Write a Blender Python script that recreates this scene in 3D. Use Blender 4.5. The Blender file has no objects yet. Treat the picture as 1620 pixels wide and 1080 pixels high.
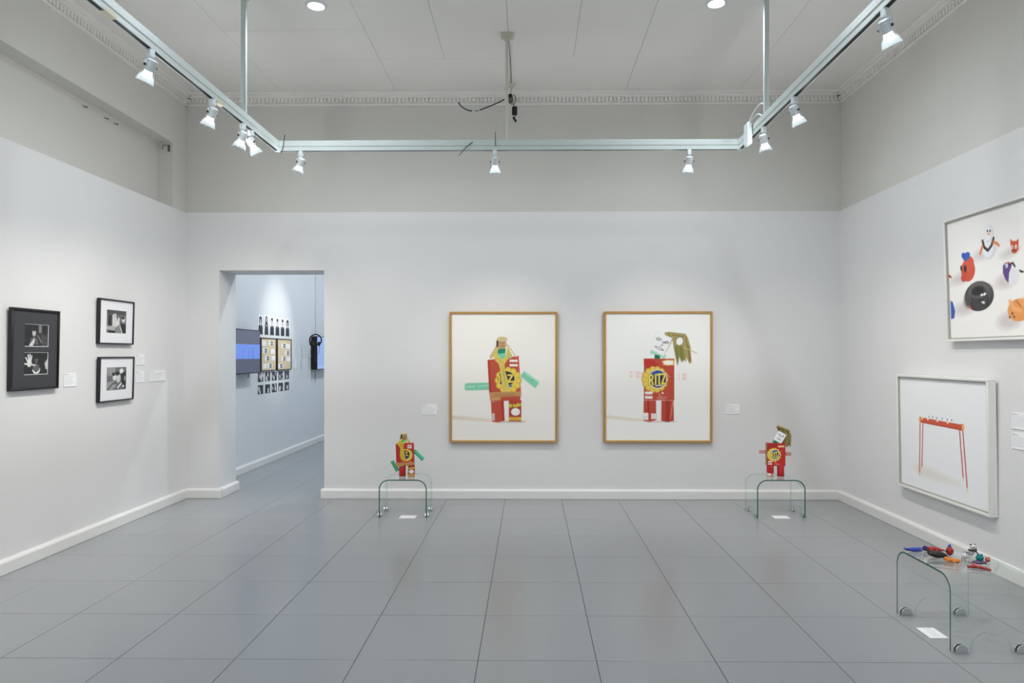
import bpy, bmesh, math, random
import numpy as np
from mathutils import Vector, Matrix, Euler

# ------------------------------------------------------------------ camera, light, exposure
scene = bpy.context.scene
COL = scene.collection
R = math.radians
random.seed(7)

cam_data = bpy.data.cameras.new('camera')
cam = bpy.data.objects.new('camera', cam_data)
COL.objects.link(cam)
cam.location = (0, 0, 1.55)
cam.rotation_euler = (R(90), 0, 0.0124)
cam_data.sensor_fit = 'HORIZONTAL'
cam_data.sensor_width = 36
cam_data.lens = 1094 / 1620 * 36
cam_data.shift_x = -14.5 / 1620
cam_data.shift_y = 20.0 / 1620
cam_data.clip_start = 0.05
scene.camera = cam

world = bpy.data.worlds.new('world')
scene.world = world
world.use_nodes = True
world.node_tree.nodes['Background'].inputs[0].default_value = (0.75, 0.85, 1.0, 1)
world.node_tree.nodes['Background'].inputs[1].default_value = 0.3

vs = scene.view_settings
vs.view_transform = 'Standard'
vs.look = 'None'
vs.exposure = -0.4
vs.gamma = 1.0
vs.use_curve_mapping = False
scene.cycles.use_denoising = True
scene.cycles.adaptive_threshold = 0.02
scene.cycles.max_bounces = 10
scene.cycles.diffuse_bounces = 5
scene.cycles.glossy_bounces = 6
scene.cycles.transparent_max_bounces = 24
scene.cycles.caustics_reflective = False
scene.cycles.caustics_refractive = False

DOWN_POWER = 68.0
DOWN_COL = (0.86, 0.93, 1.0)
SPOT_POWER = 63.0
SPOT_COL = (1.0, 0.94, 0.86)
SPILL = 5.5
BULB_STRENGTH = 6.0

# room dimensions (metres)
XL, XR, YB = -3.71, 3.30, 7.41          # left wall, right wall, back wall faces
WALL_T = 0.42                           # back wall thickness
YREAR = -2.6
PTOP = 3.075                            # top of the white lining
CEIL = 4.36
DX0, DX1, DTOP = -3.345, -2.21, 2.452   # doorway
NY1, NX1 = 13.6, 1.0                    # next room extents


# ------------------------------------------------------------------ helpers
def lin(c):
    out = []
    for v in c[:3]:
        v = v / 255.0
        out.append(v / 12.92 if v <= 0.04045 else ((v + 0.055) / 1.055) ** 2.4)
    return tuple(out)


MATS = {}


def mat(name, rgb, rough=0.6, metal=0.0, vary=0.04, scale=8.0, bump=0.0, bump_scale=60.0, coat=0.0,
        emit=0.0, emit_col=None, spec=0.5, trans=0.0, ior=1.45, alpha=1.0, sub=0.0):
    """procedural principled material: base colour broken up by object-space noise, optional fine relief"""
    if name in MATS:
        return MATS[name]
    m = bpy.data.materials.new(name)
    m.use_nodes = True
    nt = m.node_tree
    b = nt.nodes['Principled BSDF']
    c = lin(rgb)
    tc = nt.nodes.new('ShaderNodeTexCoord')
    nz = nt.nodes.new('ShaderNodeTexNoise')
    nz.inputs['Scale'].default_value = scale
    nz.inputs['Detail'].default_value = 4
    nt.links.new(tc.outputs['Object'], nz.inputs['Vector'])
    mx = nt.nodes.new('ShaderNodeMix')
    mx.data_type = 'RGBA'
    mx.inputs[6].default_value = (*[max(0, v * (1 - vary)) for v in c], 1)
    mx.inputs[7].default_value = (*[min(1, v * (1 + vary)) for v in c], 1)
    nt.links.new(nz.outputs['Fac'], mx.inputs[0])
    nt.links.new(mx.outputs[2], b.inputs['Base Color'])
    b.inputs['Roughness'].default_value = rough
    b.inputs['Metallic'].default_value = metal
    b.inputs['Specular IOR Level'].default_value = spec
    b.inputs['Coat Weight'].default_value = coat
    b.inputs['Transmission Weight'].default_value = trans
    b.inputs['IOR'].default_value = ior
    b.inputs['Alpha'].default_value = alpha
    if emit:
        b.inputs['Emission Color'].default_value = (*(emit_col or c), 1)
        b.inputs['Emission Strength'].default_value = emit
    if bump:
        n2 = nt.nodes.new('ShaderNodeTexNoise')
        n2.inputs['Scale'].default_value = bump_scale
        n2.inputs['Detail'].default_value = 5
        nt.links.new(tc.outputs['Object'], n2.inputs['Vector'])
        bp = nt.nodes.new('ShaderNodeBump')
        bp.inputs['Strength'].default_value = bump
        bp.inputs['Distance'].default_value = 0.01
        nt.links.new(n2.outputs['Fac'], bp.inputs['Height'])
        nt.links.new(bp.outputs['Normal'], b.inputs['Normal'])
    MATS[name] = m
    return m


def clear_mat(name, tint, ior=1.5, rough=0.02, body=0.0, body_col=(200, 220, 215)):
    """thin clear sheet: see-through, mirror-like by Fresnel, with a little body colour"""
    m = bpy.data.materials.new(name)
    m.use_nodes = True
    nt = m.node_tree
    nt.nodes.remove(nt.nodes['Principled BSDF'])
    out = nt.nodes['Material Output']
    tr = nt.nodes.new('ShaderNodeBsdfTransparent')
    tr.inputs[0].default_value = (*tint, 1)
    gl = nt.nodes.new('ShaderNodeBsdfGlossy')
    gl.inputs['Roughness'].default_value = rough
    gl.inputs[0].default_value = (0.95, 1, 0.98, 1)
    fr = nt.nodes.new('ShaderNodeFresnel')
    geo = nt.nodes.new('ShaderNodeNewGeometry')     # same reflectance on both faces of the thin sheet
    mi = nt.nodes.new('ShaderNodeMath')
    mi.operation = 'MULTIPLY_ADD'
    mi.inputs[1].default_value = 1.0 / ior - ior
    mi.inputs[2].default_value = ior
    nt.links.new(geo.outputs['Backfacing'], mi.inputs[0])
    nt.links.new(mi.outputs[0], fr.inputs[0])
    mx = nt.nodes.new('ShaderNodeMixShader')
    src = tr.outputs[0]
    if body:
        df = nt.nodes.new('ShaderNodeBsdfDiffuse')
        df.inputs[0].default_value = (*lin(body_col), 1)
        m0 = nt.nodes.new('ShaderNodeMixShader')
        m0.inputs[0].default_value = body
        nt.links.new(tr.outputs[0], m0.inputs[1])
        nt.links.new(df.outputs[0], m0.inputs[2])
        src = m0.outputs[0]
    nt.links.new(fr.outputs[0], mx.inputs[0])
    nt.links.new(src, mx.inputs[1])
    nt.links.new(gl.outputs[0], mx.inputs[2])
    nt.links.new(mx.outputs[0], out.inputs[0])
    MATS[name] = m
    return m


def print_mat(name, rough=0.5, coat=0.0, emit=0.0):
    m = bpy.data.materials.new(name)
    m.use_nodes = True
    nt = m.node_tree
    b = nt.nodes['Principled BSDF']
    at = nt.nodes.new('ShaderNodeAttribute')
    at.attribute_name = 'ink'
    nt.links.new(at.outputs['Color'], b.inputs['Base Color'])
    b.inputs['Roughness'].default_value = rough
    b.inputs['Coat Weight'].default_value = coat
    b.inputs['Specular IOR Level'].default_value = 0.3
    if emit:
        nt.links.new(at.outputs['Color'], b.inputs['Emission Color'])
        b.inputs['Emission Strength'].default_value = emit
    MATS[name] = m
    return m


def empty(name, loc=(0, 0, 0), rot=(0, 0, 0)):
    o = bpy.data.objects.new(name, None)
    o.empty_display_size = 0.05
    COL.objects.link(o)
    o.location = loc
    o.rotation_euler = rot
    return o


def tag(o, label, cat, group=None):
    o['label'] = label
    o['category'] = cat
    if group:
        o['group'] = group
    return o


def thing(name, label, cat, loc=(0, 0, 0), rot=(0, 0, 0), group=None):
    return tag(empty(name, loc, rot), label, cat, group)


def obj(name, bm, mats, parent=None, smooth=40, kind=None, label=None):
    me = bpy.data.meshes.new(name)
    if isinstance(bm, bmesh.types.BMesh):
        bmesh.ops.recalc_face_normals(bm, faces=bm.faces)
        bm.to_mesh(me)
        bm.free()
    else:
        me.from_pydata(bm[0], [], bm[1])
        me.update()
    if not isinstance(mats, (list, tuple)):
        mats = [mats]
    for m in mats:
        me.materials.append(m)
    if smooth:
        me.polygons.foreach_set('use_smooth', [True] * len(me.polygons))
        me.set_sharp_from_angle(angle=R(smooth))
    o = bpy.data.objects.new(name, me)
    COL.objects.link(o)
    if parent is not None:
        o.parent = parent
    if kind:
        o['kind'] = kind
    if label:
        o['label'] = label
    return o


def struct(name, bm, m, parent=None, smooth=40):
    return obj(name, bm, m, parent, smooth, kind='structure' if parent is None else None)


def NB():
    return bmesh.new()


def bx(bm, x0, x1, y0, y1, z0, z1, bev=0.0, mi=0, M=None, seg=1):
    vs_ = [bm.verts.new((x, y, z)) for x in (x0, x1) for y in (y0, y1) for z in (z0, z1)]
    q = [(0, 1, 3, 2), (4, 6, 7, 5), (0, 4, 5, 1), (2, 3, 7, 6), (0, 2, 6, 4), (1, 5, 7, 3)]
    fs = [bm.faces.new([vs_[i] for i in f]) for f in q]
    for f in fs:
        f.material_index = mi
    allv = list(vs_)
    if bev:
        ed = list({e for f in fs for e in f.edges})
        r = bmesh.ops.bevel(bm, geom=ed, offset=bev, segments=seg, affect='EDGES', profile=0.5)
        allv = list({v for f in r['faces'] for v in f.verts} | {v for v in vs_ if v.is_valid})
        for f in {f for v in allv for f in v.link_faces}:
            f.material_index = mi
    if M is not None:
        for v in allv:
            v.co = M @ v.co
    return bm


def frame_axes(d):
    d = Vector(d).normalized()
    up = Vector((0, 0, 1)) if abs(d.z) < 0.95 else Vector((1, 0, 0))
    a = d.cross(up).normalized()
    b = a.cross(d).normalized()
    return a, b, d


def lathe(bm, prof, origin=(0, 0, 0), axis=(0, 0, 1), n=20, mi=0, cap0=True, cap1=True, squash=(1, 1)):
    """revolve profile [(radius, distance along axis)]"""
    a, b, d = frame_axes(axis)
    o = Vector(origin)
    rings = []
    for r, h in prof:
        ring = []
        for k in range(n):
            t = 2 * math.pi * k / n
            ring.append(bm.verts.new(o + d * h + a * (r * squash[0] * math.cos(t)) + b * (r * squash[1] * math.sin(t))))
        rings.append(ring)
    for i in range(len(rings) - 1):
        for k in range(n):
            f = bm.faces.new((rings[i][k], rings[i][(k + 1) % n], rings[i + 1][(k + 1) % n], rings[i + 1][k]))
            f.material_index = mi
    if cap0:
        bm.faces.new(rings[0][::-1]).material_index = mi
    if cap1:
        bm.faces.new(rings[-1]).material_index = mi
    return bm


def tube(bm, pts, r, n=8, mi=0, cap=True):
    pts = [Vector(p) for p in pts]
    rs = r if isinstance(r, (list, tuple)) else [r] * len(pts)
    rings = []
    prev = None
    for i, p in enumerate(pts):
        d = (pts[min(i + 1, len(pts) - 1)] - pts[max(i - 1, 0)]).normalized()
        if prev is None:
            a, b, _ = frame_axes(d)
        else:
            a = (prev - d * prev.dot(d)).normalized()
            b = d.cross(a)
        prev = a
        rings.append([bm.verts.new(p + a * rs[i] * math.cos(2 * math.pi * k / n) + b * rs[i] * math.sin(2 * math.pi * k / n)) for k in range(n)])
    for i in range(len(rings) - 1):
        for k in range(n):
            bm.faces.new((rings[i][k], rings[i][(k + 1) % n], rings[i + 1][(k + 1) % n], rings[i + 1][k])).material_index = mi
    if cap:
        bm.faces.new(rings[0][::-1]).material_index = mi
        bm.faces.new(rings[-1]).material_index = mi
    return bm


def blob(bm, c, r, mi=0, rot=(0, 0, 0), lump=0.0, seed=0, seg=18, rings=12):
    """ellipsoid with optional hand-modelled lumpiness"""
    res = bmesh.ops.create_uvsphere(bm, u_segments=seg, v_segments=rings, radius=1.0)
    E_ = Euler(rot).to_matrix()
    rnd = random.Random(seed)
    ph = [(Vector((rnd.uniform(-1, 1), rnd.uniform(-1, 1), rnd.uniform(-1, 1))).normalized() * rnd.uniform(2, 4), rnd.uniform(0, 6)) for _ in range(4)]
    for v in res['verts']:
        s = 1.0
        if lump:
            s += lump * sum(math.sin(v.co.dot(a) + b) for a, b in ph) / 2
        v.co = E_ @ Vector((v.co.x * r[0] * s, v.co.y * r[1] * s, v.co.z * r[2] * s)) + Vector(c)
    for f in {f for v in res['verts'] for f in v.link_faces}:
        f.material_index = mi
    return bm


def prism(bm, outline, y0, y1, mi=0, M=None):
    """extrude an (x, z) outline from y0 to y1"""
    f0 = [bm.verts.new((x, y0, z)) for x, z in outline]
    f1 = [bm.verts.new((x, y1, z)) for x, z in outline]
    n = len(outline)
    fs = [bm.faces.new(f0), bm.faces.new(f1[::-1])]
    for i in range(n):
        fs.append(bm.faces.new((f0[i], f1[i], f1[(i + 1) % n], f0[(i + 1) % n])))
    for f in fs:
        f.material_index = mi
    if M is not None:
        for v in f0 + f1:
            v.co = M @ v.co
    return bm


def smooth_path(pts, n=6):
    """Catmull-Rom through points"""
    P = [Vector(p) for p in pts]
    out = []
    for i in range(len(P) - 1):
        p0, p1, p2, p3 = P[max(i - 1, 0)], P[i], P[i + 1], P[min(i + 2, len(P) - 1)]
        for k in range(n):
            t = k / n
            out.append(0.5 * ((2 * p1) + (p2 - p0) * t + (2 * p0 - 5 * p1 + 4 * p2 - p3) * t * t + (3 * p1 - p0 - 3 * p2 + p3) * t ** 3))
    out.append(P[-1])
    return out


# flat print: a fine grid whose points carry the ink colour
FONT = {
    'R': [[(0, 1), (0, 0), (.55, 0), (.75, .22), (.55, .48), (0, .5)], [(.4, .5), (.8, 1)]],
    'I': [[(.3, 0), (.3, 1)]],
    'T': [[(0, 0), (.9, 0)], [(.45, 0), (.45, 1)]],
    'Z': [[(0, 0), (.75, 0), (0, 1), (.8, 1)]],
    'P': [[(0, 1), (0, 0), (.55, 0), (.75, .25), (.55, .52), (0, .52)]],
    'r': [[(0.1, 1), (0.1, .4)], [(.1, .55), (.3, .4), (.6, .42)]],
    'i': [[(.3, .4), (.3, 1)], [(.3, .15), (.3, .2)]],
    'n': [[(.05, 1), (.05, .4)], [(.05, .5), (.4, .4), (.6, .55), (.6, 1)]],
    'g': [[(.65, .45), (.3, .4), (.05, .65), (.3, .95), (.65, .85)], [(.65, .4), (.65, 1.15), (.35, 1.3), (.05, 1.2)]],
    'l': [[(.3, 0), (.3, 1)]],
    'e': [[(.05, .7), (.65, .68), (.55, .45), (.3, .4), (.05, .65), (.25, .98), (.6, .95)]],
    's': [[(.6, .45), (.3, .4), (.1, .52), (.5, .75), (.45, .95), (.05, .95)]],
}


LIFT = 1.12      # inks are listed as seen in the room's light; this is the paper's own brightness


class Canvas:
    def __init__(self, x0, y0, x1, y1, nx, bg=(255, 255, 255)):
        self.b = (x0, y0, x1, y1)
        self.nx = nx
        self.ny = max(2, int(round(nx * abs(y1 - y0) / abs(x1 - x0))))
        self.X, self.Y = np.meshgrid(np.linspace(x0, x1, self.nx), np.linspace(y0, y1, self.ny))
        self.C = np.empty((self.ny, self.nx, 3))
        self.C[:] = lin(bg)
        self.px = abs(x1 - x0) / (nx - 1)

    def _put(self, a, col):
        self.C += a[..., None] * (np.array(lin(col)) - self.C)

    def ell(self, cx, cy, rx, ry, col, rot=0.0, soft=None, a=1.0):
        c, s = math.cos(R(rot)), math.sin(R(rot))
        u = (self.X - cx) * c + (self.Y - cy) * s
        v = -(self.X - cx) * s + (self.Y - cy) * c
        d = (np.sqrt((u / rx) ** 2 + (v / ry) ** 2) - 1) * min(rx, ry)
        self._put(a * np.clip(0.5 - d / (soft or self.px), 0, 1), col)

    def poly(self, pts, col, soft=None, a=1.0):
        inside = np.zeros(self.X.shape, bool)
        dist = np.full(self.X.shape, 1e9)
        n = len(pts)
        for i in range(n):
            (ax, ay), (bx_, by) = pts[i], pts[(i + 1) % n]
            dx, dy = bx_ - ax, by - ay
            L = dx * dx + dy * dy + 1e-12
            t = np.clip(((self.X - ax) * dx + (self.Y - ay) * dy) / L, 0, 1)
            dist = np.minimum(dist, np.hypot(self.X - ax - t * dx, self.Y - ay - t * dy))
            if ay != by:
                cond = (ay > self.Y) != (by > self.Y)
                inside ^= cond & (self.X < dx * (self.Y - ay) / dy + ax)
        d = np.where(inside, -dist, dist)
        self._put(a * np.clip(0.5 - d / (soft or self.px), 0, 1), col)

    def rect(self, x0, y0, x1, y1, col, soft=None, a=1.0):
        self.poly([(x0, y0), (x1, y0), (x1, y1), (x0, y1)], col, soft, a)

    def stroke(self, pts, w, col, soft=None, a=1.0):
        dist = np.full(self.X.shape, 1e9)
        for (ax, ay), (bx_, by) in zip(pts[:-1], pts[1:]):
            dx, dy = bx_ - ax, by - ay
            L = dx * dx + dy * dy + 1e-12
            t = np.clip(((self.X - ax) * dx + (self.Y - ay) * dy) / L, 0, 1)
            dist = np.minimum(dist, np.hypot(self.X - ax - t * dx, self.Y - ay - t * dy))
        self._put(a * np.clip(0.5 - (dist - w / 2) / (soft or self.px), 0, 1), col)

    def text(self, s, x, y, w, h, lw, col, rise=0.0, adv=1.0):
        """write letters with a pen; (x, y) is the top left of the first one, w and h one letter's size"""
        for ch in s:
            for st in FONT.get(ch, []):
                self.stroke([(x + p * w, y + q * h - rise * p * w) for p, q in st], lw, col)
            step = w * adv * (0.6 if ch in 'Iil' else 1.0)
            x += step
            y -= rise * step

    def lines(self, x0, y0, x1, rows, step, w, col, a=0.7, seed=1):
        rnd = random.Random(seed)
        for k in range(rows):
            self.stroke([(x0, y0 + k * step), (x0 + (x1 - x0) * rnd.uniform(0.6, 1.0), y0 + k * step)], w, col, a=a)

    def build(self, name, fn, parent, m, label=None):
        """fn(u, v) with u, v in 0..1 (v downwards), numpy arrays -> x, y, z"""
        U, V = np.meshgrid(np.linspace(0, 1, self.nx), np.linspace(0, 1, self.ny))
        x, y, z = fn(U, V)
        co = np.stack([np.broadcast_to(q, U.shape) for q in (x, y, z)], -1).reshape(-1, 3)
        nx, ny = self.nx, self.ny
        i = (np.arange(ny - 1)[:, None] * nx + np.arange(nx - 1)[None, :]).ravel()
        quads = np.stack([i, i + nx, i + nx + 1, i + 1], -1)
        me = bpy.data.meshes.new(name)
        me.vertices.add(len(co))
        me.vertices.foreach_set('co', co.astype(np.float32).ravel())
        me.loops.add(quads.size)
        me.loops.foreach_set('vertex_index', quads.astype(np.int32).ravel())
        me.polygons.add(len(quads))
        me.polygons.foreach_set('loop_start', (np.arange(len(quads)) * 4).astype(np.int32))
        me.polygons.foreach_set('loop_total', np.full(len(quads), 4, np.int32))
        me.update(calc_edges=True)
        ca = me.color_attributes.new('ink', 'FLOAT_COLOR', 'POINT')
        rgba = np.ones((len(co), 4), np.float32)
        rgba[:, :3] = np.clip(self.C.reshape(-1, 3) * LIFT + 0.012, 0, 1)  # the small offset paints a faint glass-veil haze into every ink
        ca.data.foreach_set('color', rgba.ravel())
        me.materials.append(m)
        o = bpy.data.objects.new(name, me)
        COL.objects.link(o)
        if parent is not None:
            o.parent = parent
        if label:
            o['label'] = label
        return o


def flat(x0, x1, z0, z1, y):
    """sheet facing -y in its thing's own space"""
    return lambda u, v: (x0 + (x1 - x0) * u, y + 0 * u, z1 + (z0 - z1) * v)


# ------------------------------------------------------------------ materials
M_WALL = mat('white_wall_paint', (232, 232, 232), 0.75, vary=0.015, scale=1.5, bump=0.12, bump_scale=90, spec=0.25)
M_OLD = mat('old_grey_plaster', (216, 215, 210), 0.8, vary=0.05, scale=1.1, bump=0.16, bump_scale=40, spec=0.2)
M_CEIL = mat('ceiling_board', (241, 239, 235), 0.8, vary=0.03, scale=0.9, bump=0.06, bump_scale=50, spec=0.2)
M_SEAM = mat('ceiling_seam', (120, 118, 112), 0.9)
M_BASE = mat('baseboard_paint', (236, 236, 234), 0.5, vary=0.02, scale=3, bump=0.06, bump_scale=40)
M_TILE = mat('grey_porcelain', (153, 156, 159), 0.23, vary=0.03, scale=1.3, bump=0.03, bump_scale=220, spec=0.68)
M_GROUT = mat('dark_grout', (88, 90, 90), 0.9)
M_NEXT = mat('next_room_paint', (226, 230, 233), 0.75, vary=0.015, scale=1.5, bump=0.1, bump_scale=90, spec=0.25)
M_TRACK = mat('track_white_enamel', (200, 210, 208), 0.35, vary=0.03, scale=12)
M_SLOT = mat('track_slot_black', (20, 20, 20), 0.6)
M_YELLOWED = mat('yellowed_plastic', (205, 201, 178), 0.5)
M_LAMPW = mat('lamp_white_enamel', (222, 230, 232), 0.35, vary=0.02)
M_BLACKP = mat('black_plastic', (24, 24, 26), 0.45)
M_BULB = mat('lit_bulb', (255, 250, 240), 0.4, emit=BULB_STRENGTH, emit_col=(1, 0.96, 0.9), vary=0.0)
M_LED = mat('lit_led_lens', (240, 250, 255), 0.3, emit=16.0, emit_col=(0.86, 0.95, 1.0), vary=0.0)
M_SHADE = clear_mat('clear_lamp_glass', (0.95, 0.97, 0.985), 1.45, 0.05, body=0.012, body_col=(225, 235, 240))
M_GLASS = clear_mat('clear_table_glass', (0.985, 0.995, 0.99), 1.5, 0.015)
M_GEDGE = mat('green_glass_edge', (24, 92, 78), 0.12, vary=0.15, scale=20, coat=0.5)
M_GEDGE2 = clear_mat('pale_glass_edge', (0.86, 0.95, 0.92), 1.5, 0.05, body=0.22, body_col=(120, 180, 165))
M_CHROME = mat('polished_chrome', (215, 218, 220), 0.16, metal=1.0, vary=0.02)
M_OAK = mat('oak_frame', (190, 148, 84), 0.5, vary=0.12, scale=30)
M_BFRAME = mat('black_frame', (34, 31, 32), 0.4, vary=0.1)
M_WFRAME = mat('white_frame', (240, 240, 236), 0.45, vary=0.02)
M_GAPGREY = mat('grey_frame_rebate', (176, 176, 168), 0.7)
M_MATW = mat('white_mat_board', (240, 241, 245), 0.8, vary=0.01)
M_MATG = mat('charcoal_mat_board', (66, 68, 72), 0.8, vary=0.04)
M_CORK = mat('cork_backing', (214, 198, 166), 0.9, vary=0.12, scale=60)
M_PRINT = print_mat('photo_paper', 0.45)
M_INK = print_mat('printed_card', 0.6)
M_SCREEN = print_mat('lit_screen', 0.12, 0.3, emit=0.55)
M_RED = mat('red_printed_card', (178, 46, 42), 0.4, vary=0.08, scale=25, coat=0.15)
M_REDCAN = mat('red_printed_can', (196, 34, 32), 0.35, vary=0.06, scale=25, coat=0.2)
M_CARDBACK = mat('raw_cardboard', (168, 140, 96), 0.8, vary=0.12, scale=30)
M_TIN = mat('tin_rim', (200, 198, 190), 0.3, metal=0.9)
M_GREENP = mat('green_bottle_plastic', (84, 196, 150), 0.2, vary=0.15, scale=30, coat=0.3)
M_DKGREEN = mat('dark_green_cap', (16, 112, 78), 0.35, vary=0.1)
M_PINKP = clear_mat('clear_pink_plastic', (0.94, 0.78, 0.75), 1.45, 0.1, body=0.35, body_col=(226, 170, 164))
M_YELLOW = mat('yellow_crinkled_wrap', (222, 190, 62), 0.4, vary=0.2, scale=40, bump=0.4, bump_scale=60)
M_TAN = mat('tan_printed_band', (200, 150, 96), 0.6, vary=0.25, scale=45)
M_STRAW = mat('dry_husk', (150, 136, 82), 0.7, vary=0.3, scale=35, bump=0.3, bump_scale=90)
M_BLOND = mat('pale_husk', (202, 186, 132), 0.7, vary=0.22, scale=35, bump=0.3, bump_scale=90)
M_FACE = mat('tan_carved_head', (176, 134, 96), 0.6, vary=0.25, scale=30)
M_DKHAIR = mat('dark_brown_wool', (70, 52, 38), 0.8, vary=0.2)
M_PAPER = mat('white_paper', (238, 239, 240), 0.8, vary=0.01)
M_RUST = mat('rusty_steel', (120, 84, 62), 0.7, vary=0.3, scale=60)
M_DKMETAL = mat('dull_grey_metal', (120, 118, 110), 0.5, metal=0.6, vary=0.15)
M_BEIGE = mat('beige_plastic', (208, 206, 194), 0.5)


def clay(name, rgb):
    return mat('clay_' + name, rgb, 0.55, vary=0.14, scale=60, bump=0.25, bump_scale=120)


# ------------------------------------------------------------------ the setting
# floor: grout bed with every tile a piece of its own
bm = NB()
bx(bm, XL - 0.1, XR + 0.1, YREAR - 0.1, YB + WALL_T + 0.05, -0.06, -0.0025)
bx(bm, XL - 0.1, NX1 + 0.1, YB + WALL_T + 0.05, NY1 + 0.1, -0.06, -0.0025)
floor = struct('floor', bm, M_GROUT)
cols = [XL, -3.3, -2.7, -2.1, -1.5, -0.885, -0.262, 0.338, 0.938, 1.538, 2.138, 2.738, XR]
cols_left = [XL, -3.3, -2.7, -2.1, -1.5, -0.885, -0.262, 0.338, NX1]
rows = [3.5 + 0.6 * k for k in range(-10, 18)]
tile_mesh = {}


def tile(x0, x1, y0, y1):
    w, d = round(x1 - x0 - 0.0035, 4), round(y1 - y0 - 0.0035, 4)
    if w < 0.02 or d < 0.02:
        return
    if (w, d) not in tile_mesh:
        b = NB()
        bx(b, -w / 2, w / 2, -d / 2, d / 2, -0.012, 0.0, bev=0.0012)
        o = obj('floor_tile', b, M_TILE, floor, smooth=0)
        tile_mesh[(w, d)] = o.data
    else:
        o = bpy.data.objects.new('floor_tile', tile_mesh[(w, d)])
        COL.objects.link(o)
        o.parent = floor
    o.location = ((x0 + x1) / 2, (y0 + y1) / 2, random.uniform(-0.0004, 0.0))
    o.rotation_euler = (random.uniform(-0.0006, 0.0006), random.uniform(-0.0006, 0.0006), 0)


for j in range(len(rows) - 1):
    y0, y1 = max(rows[j], YREAR), min(rows[j + 1], NY1)
    if y1 - y0 < 0.03:
        continue
    cc = cols if y0 < 7.5 else cols_left
    for a, b in zip(cc[:-1], cc[1:]):
        tile(a, b, y0, y1)

# white lining of the walls, with the doorway through the back wall
bm = NB()
bx(bm, XL - 0.14, DX0, YB, YB + WALL_T, -0.02, PTOP)
bx(bm, DX1, XR + 0.14, YB, YB + WALL_T, -0.02, PTOP)
bx(bm, DX0, DX1, YB, YB + WALL_T, DTOP, PTOP)
struct('wall_back', bm, M_WALL, smooth=0)
bm = NB()
bx(bm, XL - 0.30, XL, YREAR - 0.3, YB, -0.02, PTOP)
struct('wall_left', bm, M_WALL, smooth=0)
bm = NB()
bx(bm, XR, XR + 0.30, YREAR - 0.3, YB, -0.02, PTOP)
struct('wall_right', bm, M_WALL, smooth=0)
bm = NB()
bx(bm, XL, XR, YREAR - 0.3, YREAR, -0.02, CEIL)
struct('wall_rear', bm, M_WALL, smooth=0)

# older plaster above the lining
SET = 0.03
bm = NB()
bx(bm, XL - 0.3, XR + 0.3, YB + SET, YB + WALL_T, PTOP, CEIL + 0.1)
struct('wall_back_upper', bm, M_OLD, smooth=0)
bm = NB()
bx(bm, XR + SET, XR + 0.30, YREAR - 0.3, YB + SET, PTOP, CEIL + 0.1)
struct('wall_right_upper', bm, M_OLD, smooth=0)
# left: a beam over a shallow niche and a pier in the corner
NZ = 3.752
bm = NB()
bx(bm, XL - 0.42, XL - 0.165, YREAR - 0.3, 7.165, PTOP, NZ)                 # niche back
struct('wall_left_niche', bm, M_OLD, smooth=0)
bm = NB()
bx(bm, XL - 0.42, XL, YREAR - 0.3, 7.10, NZ, CEIL + 0.1)                   # beam
struct('wall_left_beam', bm, M_OLD, smooth=0)
bm = NB()
bx(bm, XL - 0.42, XL - 0.012, 7.165, YB + SET, PTOP, CEIL + 0.1)           # pier
bx(bm, XL - 0.42, XL - 0.012, 7.103, 7.165, NZ, CEIL + 0.1)
struct('wall_left_pier', bm, M_OLD, smooth=0)

# ceiling with its boards
bm = NB()
bx(bm, XL - 0.4, XR + 0.3, YREAR - 0.3, YB + WALL_T, CEIL + 0.008, CEIL + 0.1)
ceiling = struct('ceiling', bm, M_SEAM)
full = [XL - 0.02, -2.667, -1.432, -0.19, 1.02, 2.23, XR + 0.04]
half = [XL - 0.02, -2.667, -1.432, -0.811, -0.187, 0.414, 1.02, 2.23, XR + 0.04]


def board(x0, x1, y0, y1):
    g = 0.003
    b = NB()
    bx(b, x0 + g / 2, x1 - g / 2, y0 + g / 2, y1 - g / 2, CEIL, CEIL + 0.012, bev=0.001)
    obj('ceiling_board', b, M_CEIL, ceiling, smooth=0)


for a, b in zip(full[:-1], full[1:]):
    board(a, b, 6.57, YB + 0.04)
for a, b in zip(half[:-1], half[1:]):
    if abs(a + 2.667) < 0.01:
        board(a, b, 5.98, 6.57)
        board(a, b, 5.35, 5.98)
    else:
        board(a, b, 5.35, 6.57)
y = 5.35
while y > YREAR:
    for a, b in zip(full[:-1], full[1:]):
        board(a, b, max(y - 1.22, YREAR), y)
    y -= 1.22


# cornice: a stepped moulding with a row of small dentils under the ceiling
def cornice(name, p0, p1, inward):
    p0, p1, n = Vector((*p0, 0)), Vector((*p1, 0)), Vector((*inward, 0))
    d = (p1 - p0)
    L = d.length
    d.normalize()
    M = Matrix(((d.x, n.x, 0, p0.x), (d.y, n.y, 0, p0.y), (0, 0, 1, 0), (0, 0, 0, 1)))
    b = NB()
    bx(b, 0, L, -0.05, 0.025, 4.225, 4.245, 0.004, M=M)
    bx(b, 0, L, -0.05, 0.012, 4.24, CEIL + 0.004, M=M)
    bx(b, 0, L, -0.05, 0.085, 4.318, CEIL + 0.004, 0.008, M=M)
    bx(b, 0, L, -0.05, 0.06, 4.30, 4.325, 0.004, M=M)
    o = struct(name, b, M_CEIL)
    b = NB()
    k = 0
    while (k + 0.5) * 0.042 < L:
        bx(b, k * 0.042, k * 0.042 + 0.024, 0.0, 0.03, 4.254, 4.302, M=M)
        k += 1
    obj('dentil_row', b, M_CEIL, o, smooth=0, kind='stuff')


cornice('trim_1', (XL - 0.012, YB + SET), (XR + SET, YB + SET), (0, -1))
cornice('trim_2', (XL, YREAR), (XL, YB + SET), (1, 0))
cornice('trim_3', (XR + SET, YREAR), (XR + SET, YB + SET), (-1, 0))


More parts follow.
